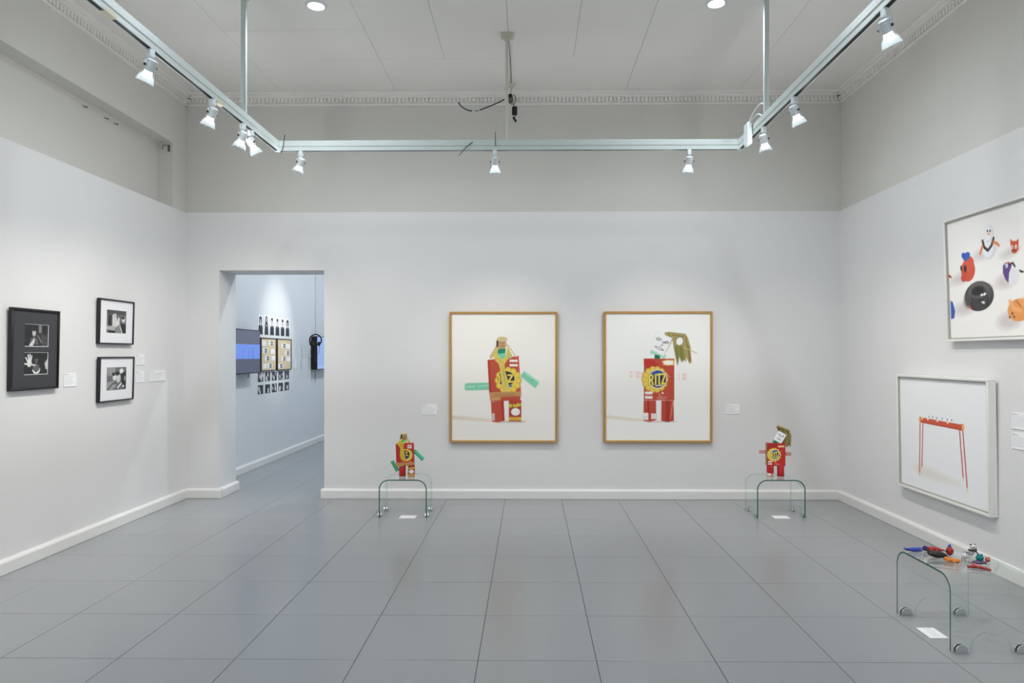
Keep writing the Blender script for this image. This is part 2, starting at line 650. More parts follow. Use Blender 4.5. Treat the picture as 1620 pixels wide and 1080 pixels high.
# baseboards: chamfered skirting with a thin proud lip
def skirt(name, runs, m=M_BASE, h=0.105, t=0.03):
    b = NB()
    for (x0, y0, x1, y1, nx, ny) in runs:
        d = Vector((x1 - x0, y1 - y0, 0))
        L = d.length
        d.normalize()
        M = Matrix(((d.x, nx, 0, x0), (d.y, ny, 0, y0), (0, 0, 1, 0), (0, 0, 0, 1)))
        ring = [(-0.004, 0.0), (t * 0.88, 0.0), (t, 0.006), (t, h - 0.02), (t - 0.004, h - 0.012), (t * 0.45, h), (-0.004, h)]
        v0 = [b.verts.new(M @ Vector((0, y, z))) for y, z in ring]
        v1 = [b.verts.new(M @ Vector((L, y, z))) for y, z in ring]
        b.faces.new(v0)
        b.faces.new(v1[::-1])
        for i in range(len(ring)):
            k = (i + 1) % len(ring)
            b.faces.new((v0[i], v1[i], v1[k], v0[k]))
    return struct(name, b, m, smooth=20)


skirt('baseboard_left', [(XL, YREAR, XL, YB, 1, 0)])
skirt('baseboard_right', [(XR, YREAR, XR, YB, -1, 0)])
skirt('baseboard_back', [(DX1 - 0.03, YB, XR, YB, 0, -1), (DX1, YB + 0.0005, DX1, YB + WALL_T, -1, 0)])
skirt('baseboard_doorway', [(XL, YB, DX0 + 0.03, YB, 0, -1), (DX0, YB + 0.0005, DX0, YB + WALL_T + 0.03, 1, 0)])

# the next room, seen through the doorway
YN = YB + WALL_T
bm = NB()
bx(bm, XL - 0.3, XL - 0.02, YN, NY1, -0.02, CEIL)
struct('wall_next_left', bm, M_NEXT, smooth=0)
XNW = XL - 0.02
bm = NB()
bx(bm, XL - 0.3, NX1 + 0.2, NY1, NY1 + 0.2, -0.02, CEIL)
struct('wall_next_far', bm, M_NEXT, smooth=0)
bm = NB()
bx(bm, NX1, NX1 + 0.2, YN, NY1, -0.02, CEIL)
struct('wall_next_right', bm, M_NEXT, smooth=0)
bm = NB()
bx(bm, XL - 0.3, NX1 + 0.2, YN, NY1 + 0.2, CEIL, CEIL + 0.1)
struct('ceiling_next', bm, M_CEIL, smooth=0)
skirt('baseboard_next', [(XNW, YN, XNW, NY1, 1, 0)])
skirt('baseboard_next_far', [(XNW, NY1, NX1, NY1, 0, -1)])

# ------------------------------------------------------------------ ceiling downlights
def downlight(x, y, label, power=DOWN_POWER, z=CEIL, group='round downlights in the ceiling', color=DOWN_COL):
    t = thing('downlight', label, 'ceiling light', (x, y, z), group=group)
    b = NB()
    lathe(b, [(0.088, 0.001), (0.088, -0.004), (0.08, -0.010), (0.066, -0.012), (0.062, -0.004)], n=36, cap0=False, cap1=False)
    obj('trim_ring', b, M_LAMPW, t)
    b = NB()
    lathe(b, [(0.064, -0.003), (0.062, -0.006)], n=36, cap0=False)
    for k in range(7):
        a = 2 * math.pi * k / 6
        r = 0 if k == 6 else 0.038
        lathe(b, [(0.017, -0.006), (0.014, -0.012), (0.006, -0.015)], (r * math.cos(a), r * math.sin(a), 0), n=12, cap0=False)
    obj('lens', b, M_LED, t)
    ld = bpy.data.lights.new('downlight_beam', 'SPOT')
    ld.energy = power
    ld.color = color
    ld.spot_size = R(170)
    ld.spot_blend = 0.65
    ld.shadow_soft_size = 0.05
    lo = bpy.data.objects.new('downlight_beam', ld)
    COL.objects.link(lo)
    lo.parent = t
    lo.location = (0, 0, -0.034)


for yy in (5.55, 3.5, 1.45, -0.6):
    near = yy > 5
    downlight(-1.721, yy, 'lit round downlight beside the hanging pole on the doorway side' if near else 'lit round downlight on the doorway side, away from the hanging poles')
    downlight(1.493, yy, 'lit round downlight beside the hanging pole above the driver box' if near else 'lit round downlight on the clay-animal side, away from the hanging poles')
for yy in (9.2, 11.8):
    downlight(-1.6, yy, 'lit round downlight in ceiling of the room beyond the doorway', 215.0,
              group='downlights of the next room', color=(0.84, 0.92, 1.0))

# ------------------------------------------------------------------ lighting track
TZ0, TZ1 = 3.336, 3.425
TXL, TXR, TYB = -2.225, 1.84, 6.07
trk = thing('lighting_track', 'white U-shaped lighting track hung on poles below the ceiling', 'lighting track', ((TXL + TXR) / 2, TYB, TZ0))
off = Matrix.Translation((-(TXL + TXR) / 2, -TYB, -TZ0))


def track_run(x0, y0, x1, y1):
    d = Vector((x1 - x0, y1 - y0, 0))
    L = d.length
    d.normalize()
    n = Vector((-d.y, d.x, 0))
    M = off @ Matrix(((d.x, n.x, 0, x0), (d.y, n.y, 0, y0), (0, 0, 1, 0), (0, 0, 0, 1)))
    b = NB()
    bx(b, 0, L, -0.022, 0.022, TZ0 + 0.038, TZ1, 0.003, M=M)
    obj('channel', b, M_TRACK, trk)
    b = NB()
    bx(b, 0, L, -0.018, -0.0125, TZ0, TZ0 + 0.040, 0.002, M=M)
    bx(b, 0, L, 0.0125, 0.018, TZ0, TZ0 + 0.040, 0.002, M=M)
    bx(b, 0, L, -0.013, 0.013, TZ0 + 0.030, TZ0 + 0.040, M=M)
    obj('rail', b, M_TRACK, trk)
    b = NB()
    bx(b, 0, L, -0.0124, 0.0124, TZ0 + 0.002, TZ0 + 0.031, M=M)
    obj('slot', b, M_SLOT, trk)


track_run(TXL, TYB, TXR, TYB)
track_run(TXL, 0.2, TXL, TYB + 0.02)
track_run(TXR, 0.2, TXR, TYB + 0.02)
for x, y in ((TXL, TYB), (TXR, TYB)):
    b = NB()
    bx(b, x - 0.024, x + 0.024, y - 0.024, y + 0.024, TZ0 - 0.0005, TZ1 + 0.003, 0.003, M=off)
    obj('corner_joint', b, M_TRACK, trk)
for x, y in ((TXL, 3.62), (TXL, 4.92)):
    b = NB()
    bx(b, x - 0.0195, x + 0.0195, y - 0.05, y + 0.05, TZ0 - 0.0005, TZ0 + 0.03, 0.003, M=off)
    obj('joint_cover', b, M_YELLOWED, trk)
for x, y, w in ((TXL, 5.36, 0.02), (TXR, 5.40, 0.02), (-0.2, TYB, 0.013)):
    b = NB()
    bx(b, x - w, x + w * 0.9, y - 0.015, y + 0.015, TZ1 - 0.005, CEIL - 0.005, 0.002, M=off)
    p = obj('hanging_pole', b, M_TRACK if w > 0.019 else M_BEIGE, trk)
    b = NB()
    bx(b, x - 0.055, x + 0.055, y - 0.04, y + 0.04, CEIL - 0.032, CEIL - 0.001, 0.004, M=off)
    bx(b, x - 0.03, x + 0.03, y - 0.03, y + 0.03, CEIL - 0.05, CEIL - 0.03, 0.003, M=off)
    obj('pole_plate', b, M_BEIGE, p)
# white driver box clipped beside the right run, with its loop of flex
dt = thing('lamp_driver_box', 'slim white driver box clipped to the lighting track near its corner', 'driver box', (TXR - 0.055, 5.71, TZ0 - 0.07))
off2 = Matrix.Translation((-(TXR - 0.055), -5.71, -(TZ0 - 0.07)))
b = NB()
bx(b, TXR - 0.065, TXR - 0.025, 5.66, 5.76, TZ0 - 0.07, TZ0 + 0.11, 0.006, M=off2)
obj('case', b, M_LAMPW, dt)
b = NB()
tube(b, smooth_path([off2 @ Vector(p) for p in ((TXR - 0.05, 5.68, TZ0 + 0.1), (TXR - 0.03, 5.6, TZ0 + 0.17), (TXR, 5.5, TZ0 + 0.2), (TXR + 0.02, 5.42, TZ0 + 0.09))]), 0.005)
tube(b, smooth_path([off2 @ Vector(p) for p in ((TXR - 0.05, 5.7, TZ0 + 0.1), (TXR - 0.01, 5.58, TZ0 + 0.14), (TXR + 0.01, 5.5, TZ0 + 0.09))]), 0.005)
obj('flex_loop', b, M_LAMPW, dt)
for pts, lab in ((((-0.62, TYB - 0.024, TZ0 - 0.05), (-0.56, TYB - 0.026, TZ0 + 0.02), (-0.5, TYB - 0.024, TZ1 - 0.02)), 'slanting black wire end hooked over the front of the lighting track'),
                 (((-0.30, TYB - 0.024, TZ0 + 0.03), (-0.302, TYB - 0.024, TZ1 + 0.03), (-0.298, TYB - 0.031, TZ1 + 0.065)), 'short upright black wire standing on the track above a spotlight'),
                 (((TXL + 0.04, TYB - 0.026, TZ0 - 0.03), (TXL + 0.06, TYB - 0.027, TZ0 + 0.03), (TXL + 0.07, TYB - 0.024, TZ1 + 0.02), (TXL + 0.08, TYB - 0.03, TZ1 + 0.05)), 'curled black wire end at the track corner near the doorway')):
    b = NB()
    tube(b, smooth_path(pts), 0.003, 6)
    tag(obj('stray_wire', b, M_BLACKP), lab, 'wire', 'wire ends on the lighting track')


# track spotlights
def spotlight(x, y, aim, label, power=SPOT_POWER, cone=84, z=TZ0, color=SPOT_COL, group='spotlights on the lighting track'):
    t = thing('track_spotlight', label, 'spotlight', (x, y, z), group=group)
    P = Vector((0, 0, -0.098))
    d = (Vector(aim) - Vector((x, y, z)) - P).normalized()
    h = Vector((d.x, d.y, 0)).normalized()
    s = Vector((-h.y, h.x, 0))
    Mr = Matrix(((h.x, s.x, 0, 0), (h.y, s.y, 0, 0), (0, 0, 1, 0), (0, 0, 0, 1)))
    b = NB()
    bx(b, -0.02, 0.02, -0.017, 0.017, -0.045, 0.001, 0.003, M=Mr)
    obj('adapter', b, M_LAMPW, t)
    b = NB()
    lathe(b, [(0.009, -0.068), (0.009, -0.042)], n=14)
    bx(b, -0.008, 0.008, -0.036, 0.036, -0.072, -0.066, 0.001, M=Mr)
    for q in (-1, 1):
        bx(b, -0.008, 0.008, q * 0.034 - 0.002, q * 0.034 + 0.002, -0.105, -0.066, 0.001, M=Mr)
    obj('yoke', b, M_LAMPW, t)
    for q in (-1, 1):
        b = NB()
        lathe(b, [(0.008, 0.035), (0.008, 0.041), (0.006, 0.043)], P, s * q, n=12)
        obj('knob', b, M_BLACKP, t)
    b = NB()
    pr = [(0.016, -0.042), (0.024, -0.038)]
    for k in range(5):
        a0 = -0.036 + k * 0.012
        pr += [(0.030, a0), (0.030, a0 + 0.007), (0.025, a0 + 0.008), (0.025, a0 + 0.0115)]
    pr += [(0.026, 0.028), (0.022, 0.03)]
    lathe(b, pr, P, d, n=24)
    obj('lamp_body', b, M_LAMPW, t)
    b = NB()
    lathe(b, [(0.022, 0.030), (0.0235, 0.044), (0.025, 0.0445), (0.031, 0.062), (0.027, 0.066)], P, d, n=24)
    obj('bulb', b, M_BULB, t)
    b = NB()
    lathe(b, [(0.029, 0.024), (0.034, 0.04), (0.042, 0.062), (0.050, 0.088), (0.052, 0.10), (0.0495, 0.10), (0.0475, 0.088), (0.0395, 0.062), (0.0315, 0.04), (0.027, 0.024)], P, d, n=28, cap0=False, cap1=False)
    obj('glass_shade', b, M_SHADE, t)
    ld = bpy.data.lights.new('spot_beam', 'SPOT')
    ld.energy = power
    ld.color = color
    ld.spot_size = R(cone)
    ld.spot_blend = 1.0
    ld.shadow_soft_size = 0.02
    lo = bpy.data.objects.new('spot_beam', ld)
    COL.objects.link(lo)
    lo.parent = t
    lo.location = P + d * 0.088
    lo.rotation_euler = d.to_track_quat('-Z', 'Y').to_euler()
    pd_ = bpy.data.lights.new('spill_fill', 'POINT')      # added fill to brighten the ceiling, as stray light through the glass shade
    pd_.energy = SPILL
    pd_.color = (1.0, 0.985, 0.95)
    pd_.shadow_soft_size = 0.02
    po = bpy.data.objects.new('spill_fill', pd_)
    COL.objects.link(po)
    po.parent = t
    po.location = P + d * 0.088
    return t


spotlight(TXL, 4.03, (XL, 4.6, 0.5), 'track spotlight with white hood aimed at the black-matted frame')
spotlight(TXL, 4.82, (XL, 5.5, 0.5), 'track spotlight aimed between the black-matted and white-matted frames')
spotlight(TXL, 5.335, (XL, 6.3, 0.6), 'track spotlight next to hanging pole, aimed at the white-matted frames')
spotlight(TXL, 5.49, (-1.1, 7.41, 0.2), 'track spotlight next to hanging pole, turned toward the tie-wearing sculpture')
spotlight(-2.017, TYB, (-3.4, 7.3, 0.8), 'track spotlight near the track corner, turned toward the doorway')
spotlight(-0.306, TYB, (-0.28, 7.41, 0.0), 'track spotlight aimed at the framed print with green arms')
spotlight(1.394, TYB, (1.36, 7.41, 0.0), 'track spotlight aimed at the framed print with the paper-card face')
spotlight(TXR, 5.46, (2.9, 6.9, 0.3), 'track spotlight beneath white driver box next to hanging pole')
spotlight(TXR, 4.83, (XR, 5.4, 0.3), 'track spotlight aimed at the framed red pencil structure')
for yy in (3.0, 1.9):
    spotlight(TXL, yy, (XL, yy + 0.7, 0.5), 'track spotlight aimed at bare wall before the black-matted frame' if yy > 2.5 else 'track spotlight on the doorway side closest to the track end')
    spotlight(TXR, yy + 0.6, (XR, yy + 1.3, 0.6), 'track spotlight aimed at the framed print of clay animals' if yy > 2.5 else 'track spotlight on the clay-animal side closest to the track end')

# lamps of the next room, for the portrait wall
spotlight(-1.2, 10.1, (XNW, 10.15, 1.9), 'ceiling spotlight beyond the doorway aimed at portrait photos', 230, 34, z=3.6, group='spotlights of the next room')
b = NB()
bx(b, -1.23, -1.17, 8.2, 12.6, 3.6, 3.64, 0.003)
nt_ = obj('lighting_track', b, M_TRACK)
tag(nt_, 'straight white lighting track in the room beyond the doorway', 'lighting track')
for yy in (8.8, 12.0):
    b = NB()
    bx(b, -1.21, -1.19, yy - 0.01, yy + 0.01, 3.635, CEIL, 0.002)
    obj('hanging_pole', b, M_TRACK, nt_)


# ------------------------------------------------------------------ framed work
RZ_BACK, RZ_LEFT, RZ_RIGHT = 0.0, R(90), R(-90)


def picture(name, label, cat, loc, rz, W, H, border, depth, fm, tilt=1.2, recess=0.012, group=None, back=None, rebate=None):
    """hung frame: local x to the viewer's right, y into the wall, origin at the lower middle on the wall"""
    t = thing(name, label, cat, loc, (R(tilt), 0, rz), group)
    b = NB()
    for x0, x1, z0, z1 in ((-W / 2, W / 2, H - border, H), (-W / 2, W / 2, 0, border), (-W / 2, -W / 2 + border, border, H - border), (W / 2 - border, W / 2, border, H - border)):
        bx(b, x0, x1, -depth, -0.002, z0, z1, min(0.0025, border * 0.2))
    obj('frame', b, fm, t)
    b = NB()
    bx(b, -W / 2 + border * 0.6, W / 2 - border * 0.6, -depth + recess, -0.004, border * 0.6, H - border * 0.6)
    obj('backing', b, back or M_MATW, t)
    if rebate:
        b = NB()
        g = 0.009
        x, z0, z1 = W / 2 - border, border, H - border
        yy = -depth + recess * 0.35
        for q in ((-x, x, z1 - g, z1), (-x, x, z0, z0 + g), (-x, -x + g, z0 + g, z1 - g), (x - g, x, z0 + g, z1 - g)):
            bx(b, q[0], q[1], yy, -depth + recess + 0.001, q[2], q[3])
        obj('rebate', b, rebate, t)
    return t


def scallop(cv, cx, cy, r, n, col, edge):
    for k in range(n):
        a = 2 * math.pi * k / n
        cv.ell(cx + r * 0.84 * math.cos(a), cy + r * 0.84 * math.sin(a), r * 0.27, r * 0.27, edge)
    for k in range(n):
        a = 2 * math.pi * k / n
        cv.ell(cx + r * 0.82 * math.cos(a), cy + r * 0.82 * math.sin(a), r * 0.225, r * 0.225, col)
    cv.ell(cx, cy, r * 0.88, r * 0.88, col)
    for k in range(n):
        a = 2 * math.pi * (k + 0.5) / n
        cv.stroke([(cx + r * 0.72 * math.cos(a), cy + r * 0.72 * math.sin(a)), (cx + r * 0.95 * math.cos(a), cy + r * 0.95 * math.sin(a))], r * 0.035, edge)


def cracker_logo(cv, cx, cy, r):
    """yellow scalloped cracker with a blue disc and the rising yellow lettering"""
    scallop(cv, cx - 0.12 * r, cy + 0.03 * r, r, 14, (233, 202, 92), (196, 150, 50))
    cv.ell(cx + 0.1 * r, cy, 0.74 * r, 0.76 * r, (245, 240, 225))
    cv.ell(cx + 0.1 * r, cy, 0.69 * r, 0.71 * r, (34, 36, 74))
    cv.ell(cx + 0.1 * r, cy - 0.42 * r, 0.46 * r, 0.18 * r, (50, 104, 190), soft=0.2 * r)
    x, y, w, h = cx - 0.56 * r, cy - 0.36 * r, 0.36 * r, 0.78 * r
    for lw, c in ((0.185 * r, (30, 30, 60)), (0.13 * r, (244, 222, 92))):
        cv.text('RITZ', x, y + 0.06 * r, w, h, lw, c, rise=0.10, adv=1.08)
    cv.stroke([(cx - 0.05 * r, cy + 0.55 * r), (cx + 0.45 * r, cy + 0.5 * r)], 0.09 * r, (220, 214, 200))


def brand_can(cv, x0, y0, x1, y1):
    """red can wrapper: yellow lettering, pale plain oval, yellow foot band"""
    w, h = x1 - x0, y1 - y0
    cv.rect(x0, y0, x1, y1, (186, 62, 50))
    for lw, c in ((0.085 * w, (60, 90, 40)), (0.05 * w, (244, 220, 60))):
        cv.text('Pringles', x0 + 0.06 * w, y0 + 0.2 * h, 0.145 * w, 0.16 * h, lw, c, rise=0.18, adv=0.92)
    cv.ell(x0 + 0.54 * w, y0 + 0.55 * h, 0.40 * w, 0.20 * h, (60, 30, 28))
    cv.ell(x0 + 0.54 * w, y0 + 0.55 * h, 0.36 * w, 0.175 * h, (240, 236, 228))
    cv.rect(x0, y0 + 0.80 * h, x1, y0 + 0.94 * h, (228, 190, 70))
    cv.lines(x0 + 0.2 * w, y0 + 0.84 * h, x0 + 0.9 * w, 2, 0.05 * h, 0.015 * h, (150, 90, 40), seed=3)


# print 1: the figure with the yellow tie
W1, H1 = 1.153, 1.396
pa = picture('framed_photograph', 'oak-framed photo of red box figure with yellow tie and green arms', 'picture', (-0.2805, YB, 0.606), RZ_BACK, W1, H1, 0.024, 0.042, M_OAK, 0.4, 0.014)
cv = Canvas(65, 73, 807, 978, 250, (240, 237, 231))
cv.ell(430, 900, 500, 90, (236, 233, 227), soft=80)
cv.poly([(60, 798), (350, 828), (350, 842), (60, 826)], (222, 210, 192), soft=18)
cv.poly([(398, 838), (600, 838), (575, 850), (370, 852)], (205, 195, 182), soft=8)
cv.poly([(160, 575), (175, 567), (332, 563), (333, 617), (165, 620), (158, 610)], (132, 205, 172))
cv.poly([(165, 590), (332, 580), (332, 590), (165, 602)], (158, 222, 192))
cv.ell(242, 592, 5, 4, (150, 90, 60))
cv.poly([(583, 481), (692, 560), (664, 605), (557, 520)], (132, 208, 176))
cv.poly([(600, 490), (690, 555), (684, 566), (592, 502)], (165, 226, 198))
cv.ell(640, 547, 4, 4, (130, 80, 60))
cv.poly([(322, 402), (545, 374), (562, 645), (556, 688), (345, 702), (334, 640)], (188, 78, 58))
cv.poly([(322, 402), (334, 400), (350, 640), (336, 642)], (176, 44, 36))
cv.poly([(525, 376), (545, 374), (562, 645), (548, 646)], (214, 84, 62))
scallop(cv, 470, 548, 88, 12, (234, 204, 84), (200, 156, 56))
cv.ell(455, 535, 60, 52, (38, 38, 72))
cv.stroke([(470, 510), (500, 512), (470, 560), (505, 556)], 12, (240, 214, 80))
cv.stroke([(405, 515), (408, 560)], 12, (240, 214, 80))
cv.poly([(474, 585), (500, 580), (496, 594), (476, 596)], (40, 110, 200))
cv.poly([(395, 322), (452, 318), (448, 390), (385, 392)], (30, 138, 100))
cv.poly([(385, 360), (450, 352), (448, 392), (382, 394)], (120, 206, 172))
cv.poly([(480, 360), (498, 362), (495, 388), (476, 388)], (140, 210, 182))
cv.poly([(388, 290), (336, 380), (340, 394), (352, 392), (372, 372), (405, 320)], (206, 184, 128))
cv.stroke([(462, 290), (500, 340), (525, 380)], 7, (206, 184, 128))
cv.stroke([(458, 300), (488, 352), (498, 385)], 4, (190, 165, 105))
cv.poly([(398, 258), (455, 258), (457, 305), (440, 322), (405, 322), (394, 300)], (192, 152, 112))
cv.poly([(386, 262), (402, 256), (400, 300), (390, 318), (384, 300)], (82, 62, 46))
cv.ell(426, 254, 38, 18, (206, 190, 142))
cv.ell(415, 280, 4, 3, (90, 60, 45)); cv.ell(438, 279, 4, 3, (90, 60, 45))
cv.stroke([(426, 282), (428, 293)], 4, (150, 105, 75))
cv.stroke([(416, 304), (427, 308), (438, 303)], 4, (130, 70, 60))
tie = [(362, 368), (392, 330), (398, 372), (420, 396), (446, 388), (458, 345), (462, 308), (482, 330), (488, 380), (462, 404), (444, 432), (446, 475), (466, 540), (478, 600), (458, 640), (430, 614), (418, 540), (412, 470), (402, 428), (378, 408)]
cv.poly(tie, (216, 196, 98))
for p in (((400, 400), (440, 425)), ((425, 440), (436, 520)), ((440, 480), (452, 590)), ((380, 385), (420, 415)), ((470, 340), (470, 395))):
    cv.stroke(p, 4, (190, 156, 60))
for yy in (400, 432):
    for k in range(4):
        cv.ell(488 + k * 14, yy + 8, 8, 9, (244, 240, 232))
cv.poly([(334, 634), (562, 626), (563, 660), (340, 670)], (196, 146, 92))
cv.poly([(345, 672), (415, 668), (414, 690), (347, 694)], (206, 156, 100))
cv.lines(372, 648, 540, 2, 10, 3, (110, 70, 50), seed=5)
cv.poly([(346, 704), (438, 692), (444, 835), (400, 848), (354, 845)], (190, 76, 58))
cv.poly([(420, 694), (438, 692), (444, 835), (430, 842)], (178, 44, 38))
cv.rect(355, 784, 373, 834, (232, 226, 220))
for k in range(5):
    cv.stroke([(357, 790 + k * 9), (371, 790 + k * 9)], 2.5, (60, 50, 50))
brand_can(cv, 474, 688, 564, 842)
cv.build('print', flat(-W1 / 2 + 0.0225, W1 / 2 - 0.0225, 0.0225, H1 - 0.0225, -0.0295), pa, M_PRINT)

# print 2: the figure with the paper-card face
pb = picture('framed_photograph', 'oak-framed photo of red box figure with drawn paper face and straw hair', 'picture', (1.3635, YB, 0.608), RZ_BACK, W1, H1, 0.024, 0.042, M_OAK, 0.4, 0.014)
cv = Canvas(85, 70, 832, 978, 250, (242, 241, 238))
cv.poly([(80, 796), (350, 826), (350, 842), (80, 822)], (228, 218, 200), soft=16)
cv.poly([(398, 838), (600, 838), (575, 848), (370, 850)], (212, 202, 190), soft=8)
for x0, y0, x1, y1 in ((255, 482, 276, 528), (300, 485, 330, 530), (335, 490, 352, 528), (602, 497, 610, 545), (634, 497, 664, 545)):
    cv.rect(x0, y0, x1, y1, (236, 204, 192), soft=8, a=0.85)
    cv.rect(x0 + 4, y0 + 14, x1 - 4, y1 - 16, (244, 232, 226), soft=6, a=0.8)
cv.rect(358, 392, 576, 690, (190, 74, 55))
cv.poly([(358, 392), (420, 392), (470, 450), (380, 460), (358, 430)], (186, 48, 40), soft=10)
cv.stroke([(520, 540), (575, 538)], 3, (180, 44, 38))
cracker_logo(cv, 448, 538, 88)
cv.poly([(484, 412), (520, 400), (572, 402), (574, 438), (530, 442), (490, 436), (502, 424)], (236, 196, 70))
cv.poly([(494, 414), (522, 406), (566, 408), (568, 432), (530, 436), (500, 430)], (244, 240, 236))
for yy in (637, 669):
    for k in range(4):
        cv.ell(374 + k * 13, yy, 8, 11, (242, 236, 230))
cv.ell(492, 638, 7, 8, (230, 220, 200))
cv.lines(455, 666, 540, 3, 7, 2.5, (232, 190, 180), seed=9)
cv.stroke([(512, 490), (540, 524)], 3, (240, 210, 200)); cv.stroke([(465, 645), (480, 662)], 3, (240, 220, 210))
cv.poly([(357, 692), (445, 690), (448, 832), (400, 844), (354, 838)], (188, 72, 56))
cv.poly([(384, 692), (396, 692), (398, 780), (386, 780)], (170, 40, 36))
cv.rect(355, 780, 390, 830, (240, 236, 232)); cv.rect(411, 785, 445, 824, (240, 232, 228))
cv.lines(359, 806, 388, 3, 6, 2, (170, 150, 150), seed=2); cv.lines(415, 795, 443, 4, 7, 2, (200, 120, 110), seed=4)
cv.poly([(484, 692), (571, 690), (574, 836), (530, 846), (482, 838)], (186, 70, 55))
cv.poly([(516, 692), (545, 692), (540, 840), (512, 842)], (168, 44, 36), soft=10)
cv.stroke([(566, 700), (548, 820)], 3, (232, 180, 140))
hair = [(505, 206), (535, 200), (655, 214), (672, 240), (692, 310), (700, 418), (684, 430), (660, 380), (660, 424), (640, 372), (628, 420), (612, 376), (600, 442), (586, 380), (574, 330), (562, 262), (520, 340), (500, 372), (494, 368), (552, 256), (512, 232)]
cv.poly(hair, (166, 150, 96))
cv.poly([(575, 300), (640, 300), (655, 400), (628, 418), (612, 372), (600, 440), (584, 378)], (132, 134, 66), soft=14)
for x0, y0, x1, y1 in ((560, 222, 640, 232), (655, 240, 690, 400), (590, 310, 598, 420), (622, 300, 630, 400), (540, 215, 520, 330), (675, 300, 684, 410)):
    cv.stroke([(x0, y0), (x1, y1)], 5, (112, 96, 52), soft=5)
cv.stroke([(640, 310), (690, 330), (736, 354)], 6, (196, 176, 120))
cv.ell(612, 267, 28, 33, (110, 92, 54), rot=20)
cv.ell(613, 268, 24, 29, (241, 239, 235), rot=20)
cv.poly([(411, 326), (520, 366), (506, 394), (400, 352)], (158, 218, 190))
cv.poly([(436, 362), (472, 370), (474, 394), (432, 394)], (20, 112, 82))
cv.poly([(447, 194), (562, 246), (500, 376), (404, 328)], (226, 226, 224), soft=5)
cv.poly([(450, 198), (557, 248), (498, 370), (409, 325)], (246, 246, 246))
INKC = (38, 36, 40)
cv.stroke([(447, 245), (462, 240), (482, 250), (480, 260), (458, 262), (447, 250)], 4, INKC)
cv.stroke([(452, 252), (474, 254)], 4, INKC)
cv.stroke([(498, 276), (520, 268), (537, 274), (530, 284), (508, 282), (498, 276)], 4, INKC)
cv.stroke([(500, 276), (530, 276)], 4, INKC)
cv.stroke([(490, 266), (494, 290), (486, 300), (476, 296)], 4, INKC)
cv.stroke([(436, 304), (450, 316), (472, 328), (498, 334)], 4, INKC)
cv.stroke([(440, 304), (462, 308), (482, 318), (498, 332)], 4, INKC)
cv.build('print', flat(-W1 / 2 + 0.0225, W1 / 2 - 0.0225, 0.0225, H1 - 0.0225, -0.0295), pb, M_PRINT)

# print 3: clay animals (right wall, upper); canvas in metres from its left edge, y = -height
W3, H3 = 1.22, 0.94
pc = picture('framed_photograph', 'large white-framed photo of scattered clay animals on right wall', 'picture', (XR, 5.425 - W3 / 2, 1.648), RZ_RIGHT, W3, H3, 0.018, 0.055, M_WFRAME, 2.0, 0.02, rebate=M_GAPGREY)
cv = Canvas(0.02, -2.575, 1.20, -1.66, 280, (238, 236, 233))


def E3(x, z, rx, rz, c, rot=0, soft=None, a=1.0):
    cv.ell(x, -z, rx, rz, c, rot, soft, a)


def S3(pts, w, c, soft=None):
    cv.stroke([(x, -z) for x, z in pts], w, c, soft)


def P3(pts, c, soft=None):
    cv.poly([(x, -z) for x, z in pts], c, soft)


SH = (205, 198, 196)
for x, z, rx, rz in ((0.43, 2.27, 0.11, 0.035), (0.17, 2.12, 0.12, 0.04), (0.22, 1.89, 0.14, 0.05), (0.66, 2.05, 0.1, 0.05), (0.69, 1.77, 0.12, 0.06), (0.71, 2.24, 0.07, 0.025), (1.03, 2.30, 0.08, 0.03), (0.99, 1.92, 0.1, 0.04)):
    E3(x, z, rx, rz, SH, -8, soft=0.05, a=0.9)
E3(0.50, 2.31, 0.074, 0.087, (208, 207, 212)); E3(0.49, 2.315, 0.066, 0.08, (234, 234, 238), soft=0.03); E3(0.503, 2.41, 0.05, 0.062, (210, 209, 214)); E3(0.497, 2.413, 0.043, 0.055, (238, 238, 241), soft=0.02)
S3([(0.435, 2.37), (0.45, 2.32), (0.49, 2.29), (0.53, 2.32), (0.555, 2.37)], 0.022, (52, 50, 52))
S3([(0.43, 2.33), (0.405, 2.28)], 0.022, (224, 128, 76)); S3([(0.555, 2.34), (0.58, 2.33), (0.605, 2.31)], 0.022, (224, 136, 80))
E3(0.492, 2.432, 0.008, 0.01, (30, 30, 30)); E3(0.52, 2.428, 0.008, 0.01, (30, 30, 30)); E3(0.505, 2.408, 0.014, 0.009, (232, 150, 96))
P3([(0.722, 2.34), (0.742, 2.318), (0.78, 2.312), (0.803, 2.326), (0.8, 2.25), (0.77, 2.225), (0.735, 2.235), (0.722, 2.28)], (206, 84, 48))
E3(0.735, 2.275, 0.012, 0.014, (240, 236, 230)); E3(0.775, 2.272, 0.012, 0.014, (240, 236, 230)); E3(0.736, 2.273, 0.005, 0.006, (20, 20, 20)); E3(0.776, 2.27, 0.005, 0.006, (20, 20, 20))
S3([(0.74, 2.25), (0.775, 2.248)], 0.008, (50, 26, 22))
E3(0.258, 2.175, 0.082, 0.088, (206, 80, 56)); E3(0.27, 2.22, 0.06, 0.06, (212, 88, 62)); E3(0.205, 2.12, 0.035, 0.03, (200, 74, 52))
E3(0.225, 2.188, 0.018, 0.028, (60, 44, 50)); E3(0.178, 2.2, 0.012, 0.022, (56, 42, 46))
E3(0.245, 2.282, 0.045, 0.03, (54, 98, 186), -20); E3(0.208, 2.295, 0.022, 0.022, (46, 86, 176))
E3(0.372, 1.965, 0.165, 0.112, (60, 58, 60)); E3(0.25, 1.95, 0.05, 0.06, (76, 73, 75), 20, soft=0.04); E3(0.46, 1.99, 0.06, 0.05, (82, 79, 81), -20, soft=0.04)
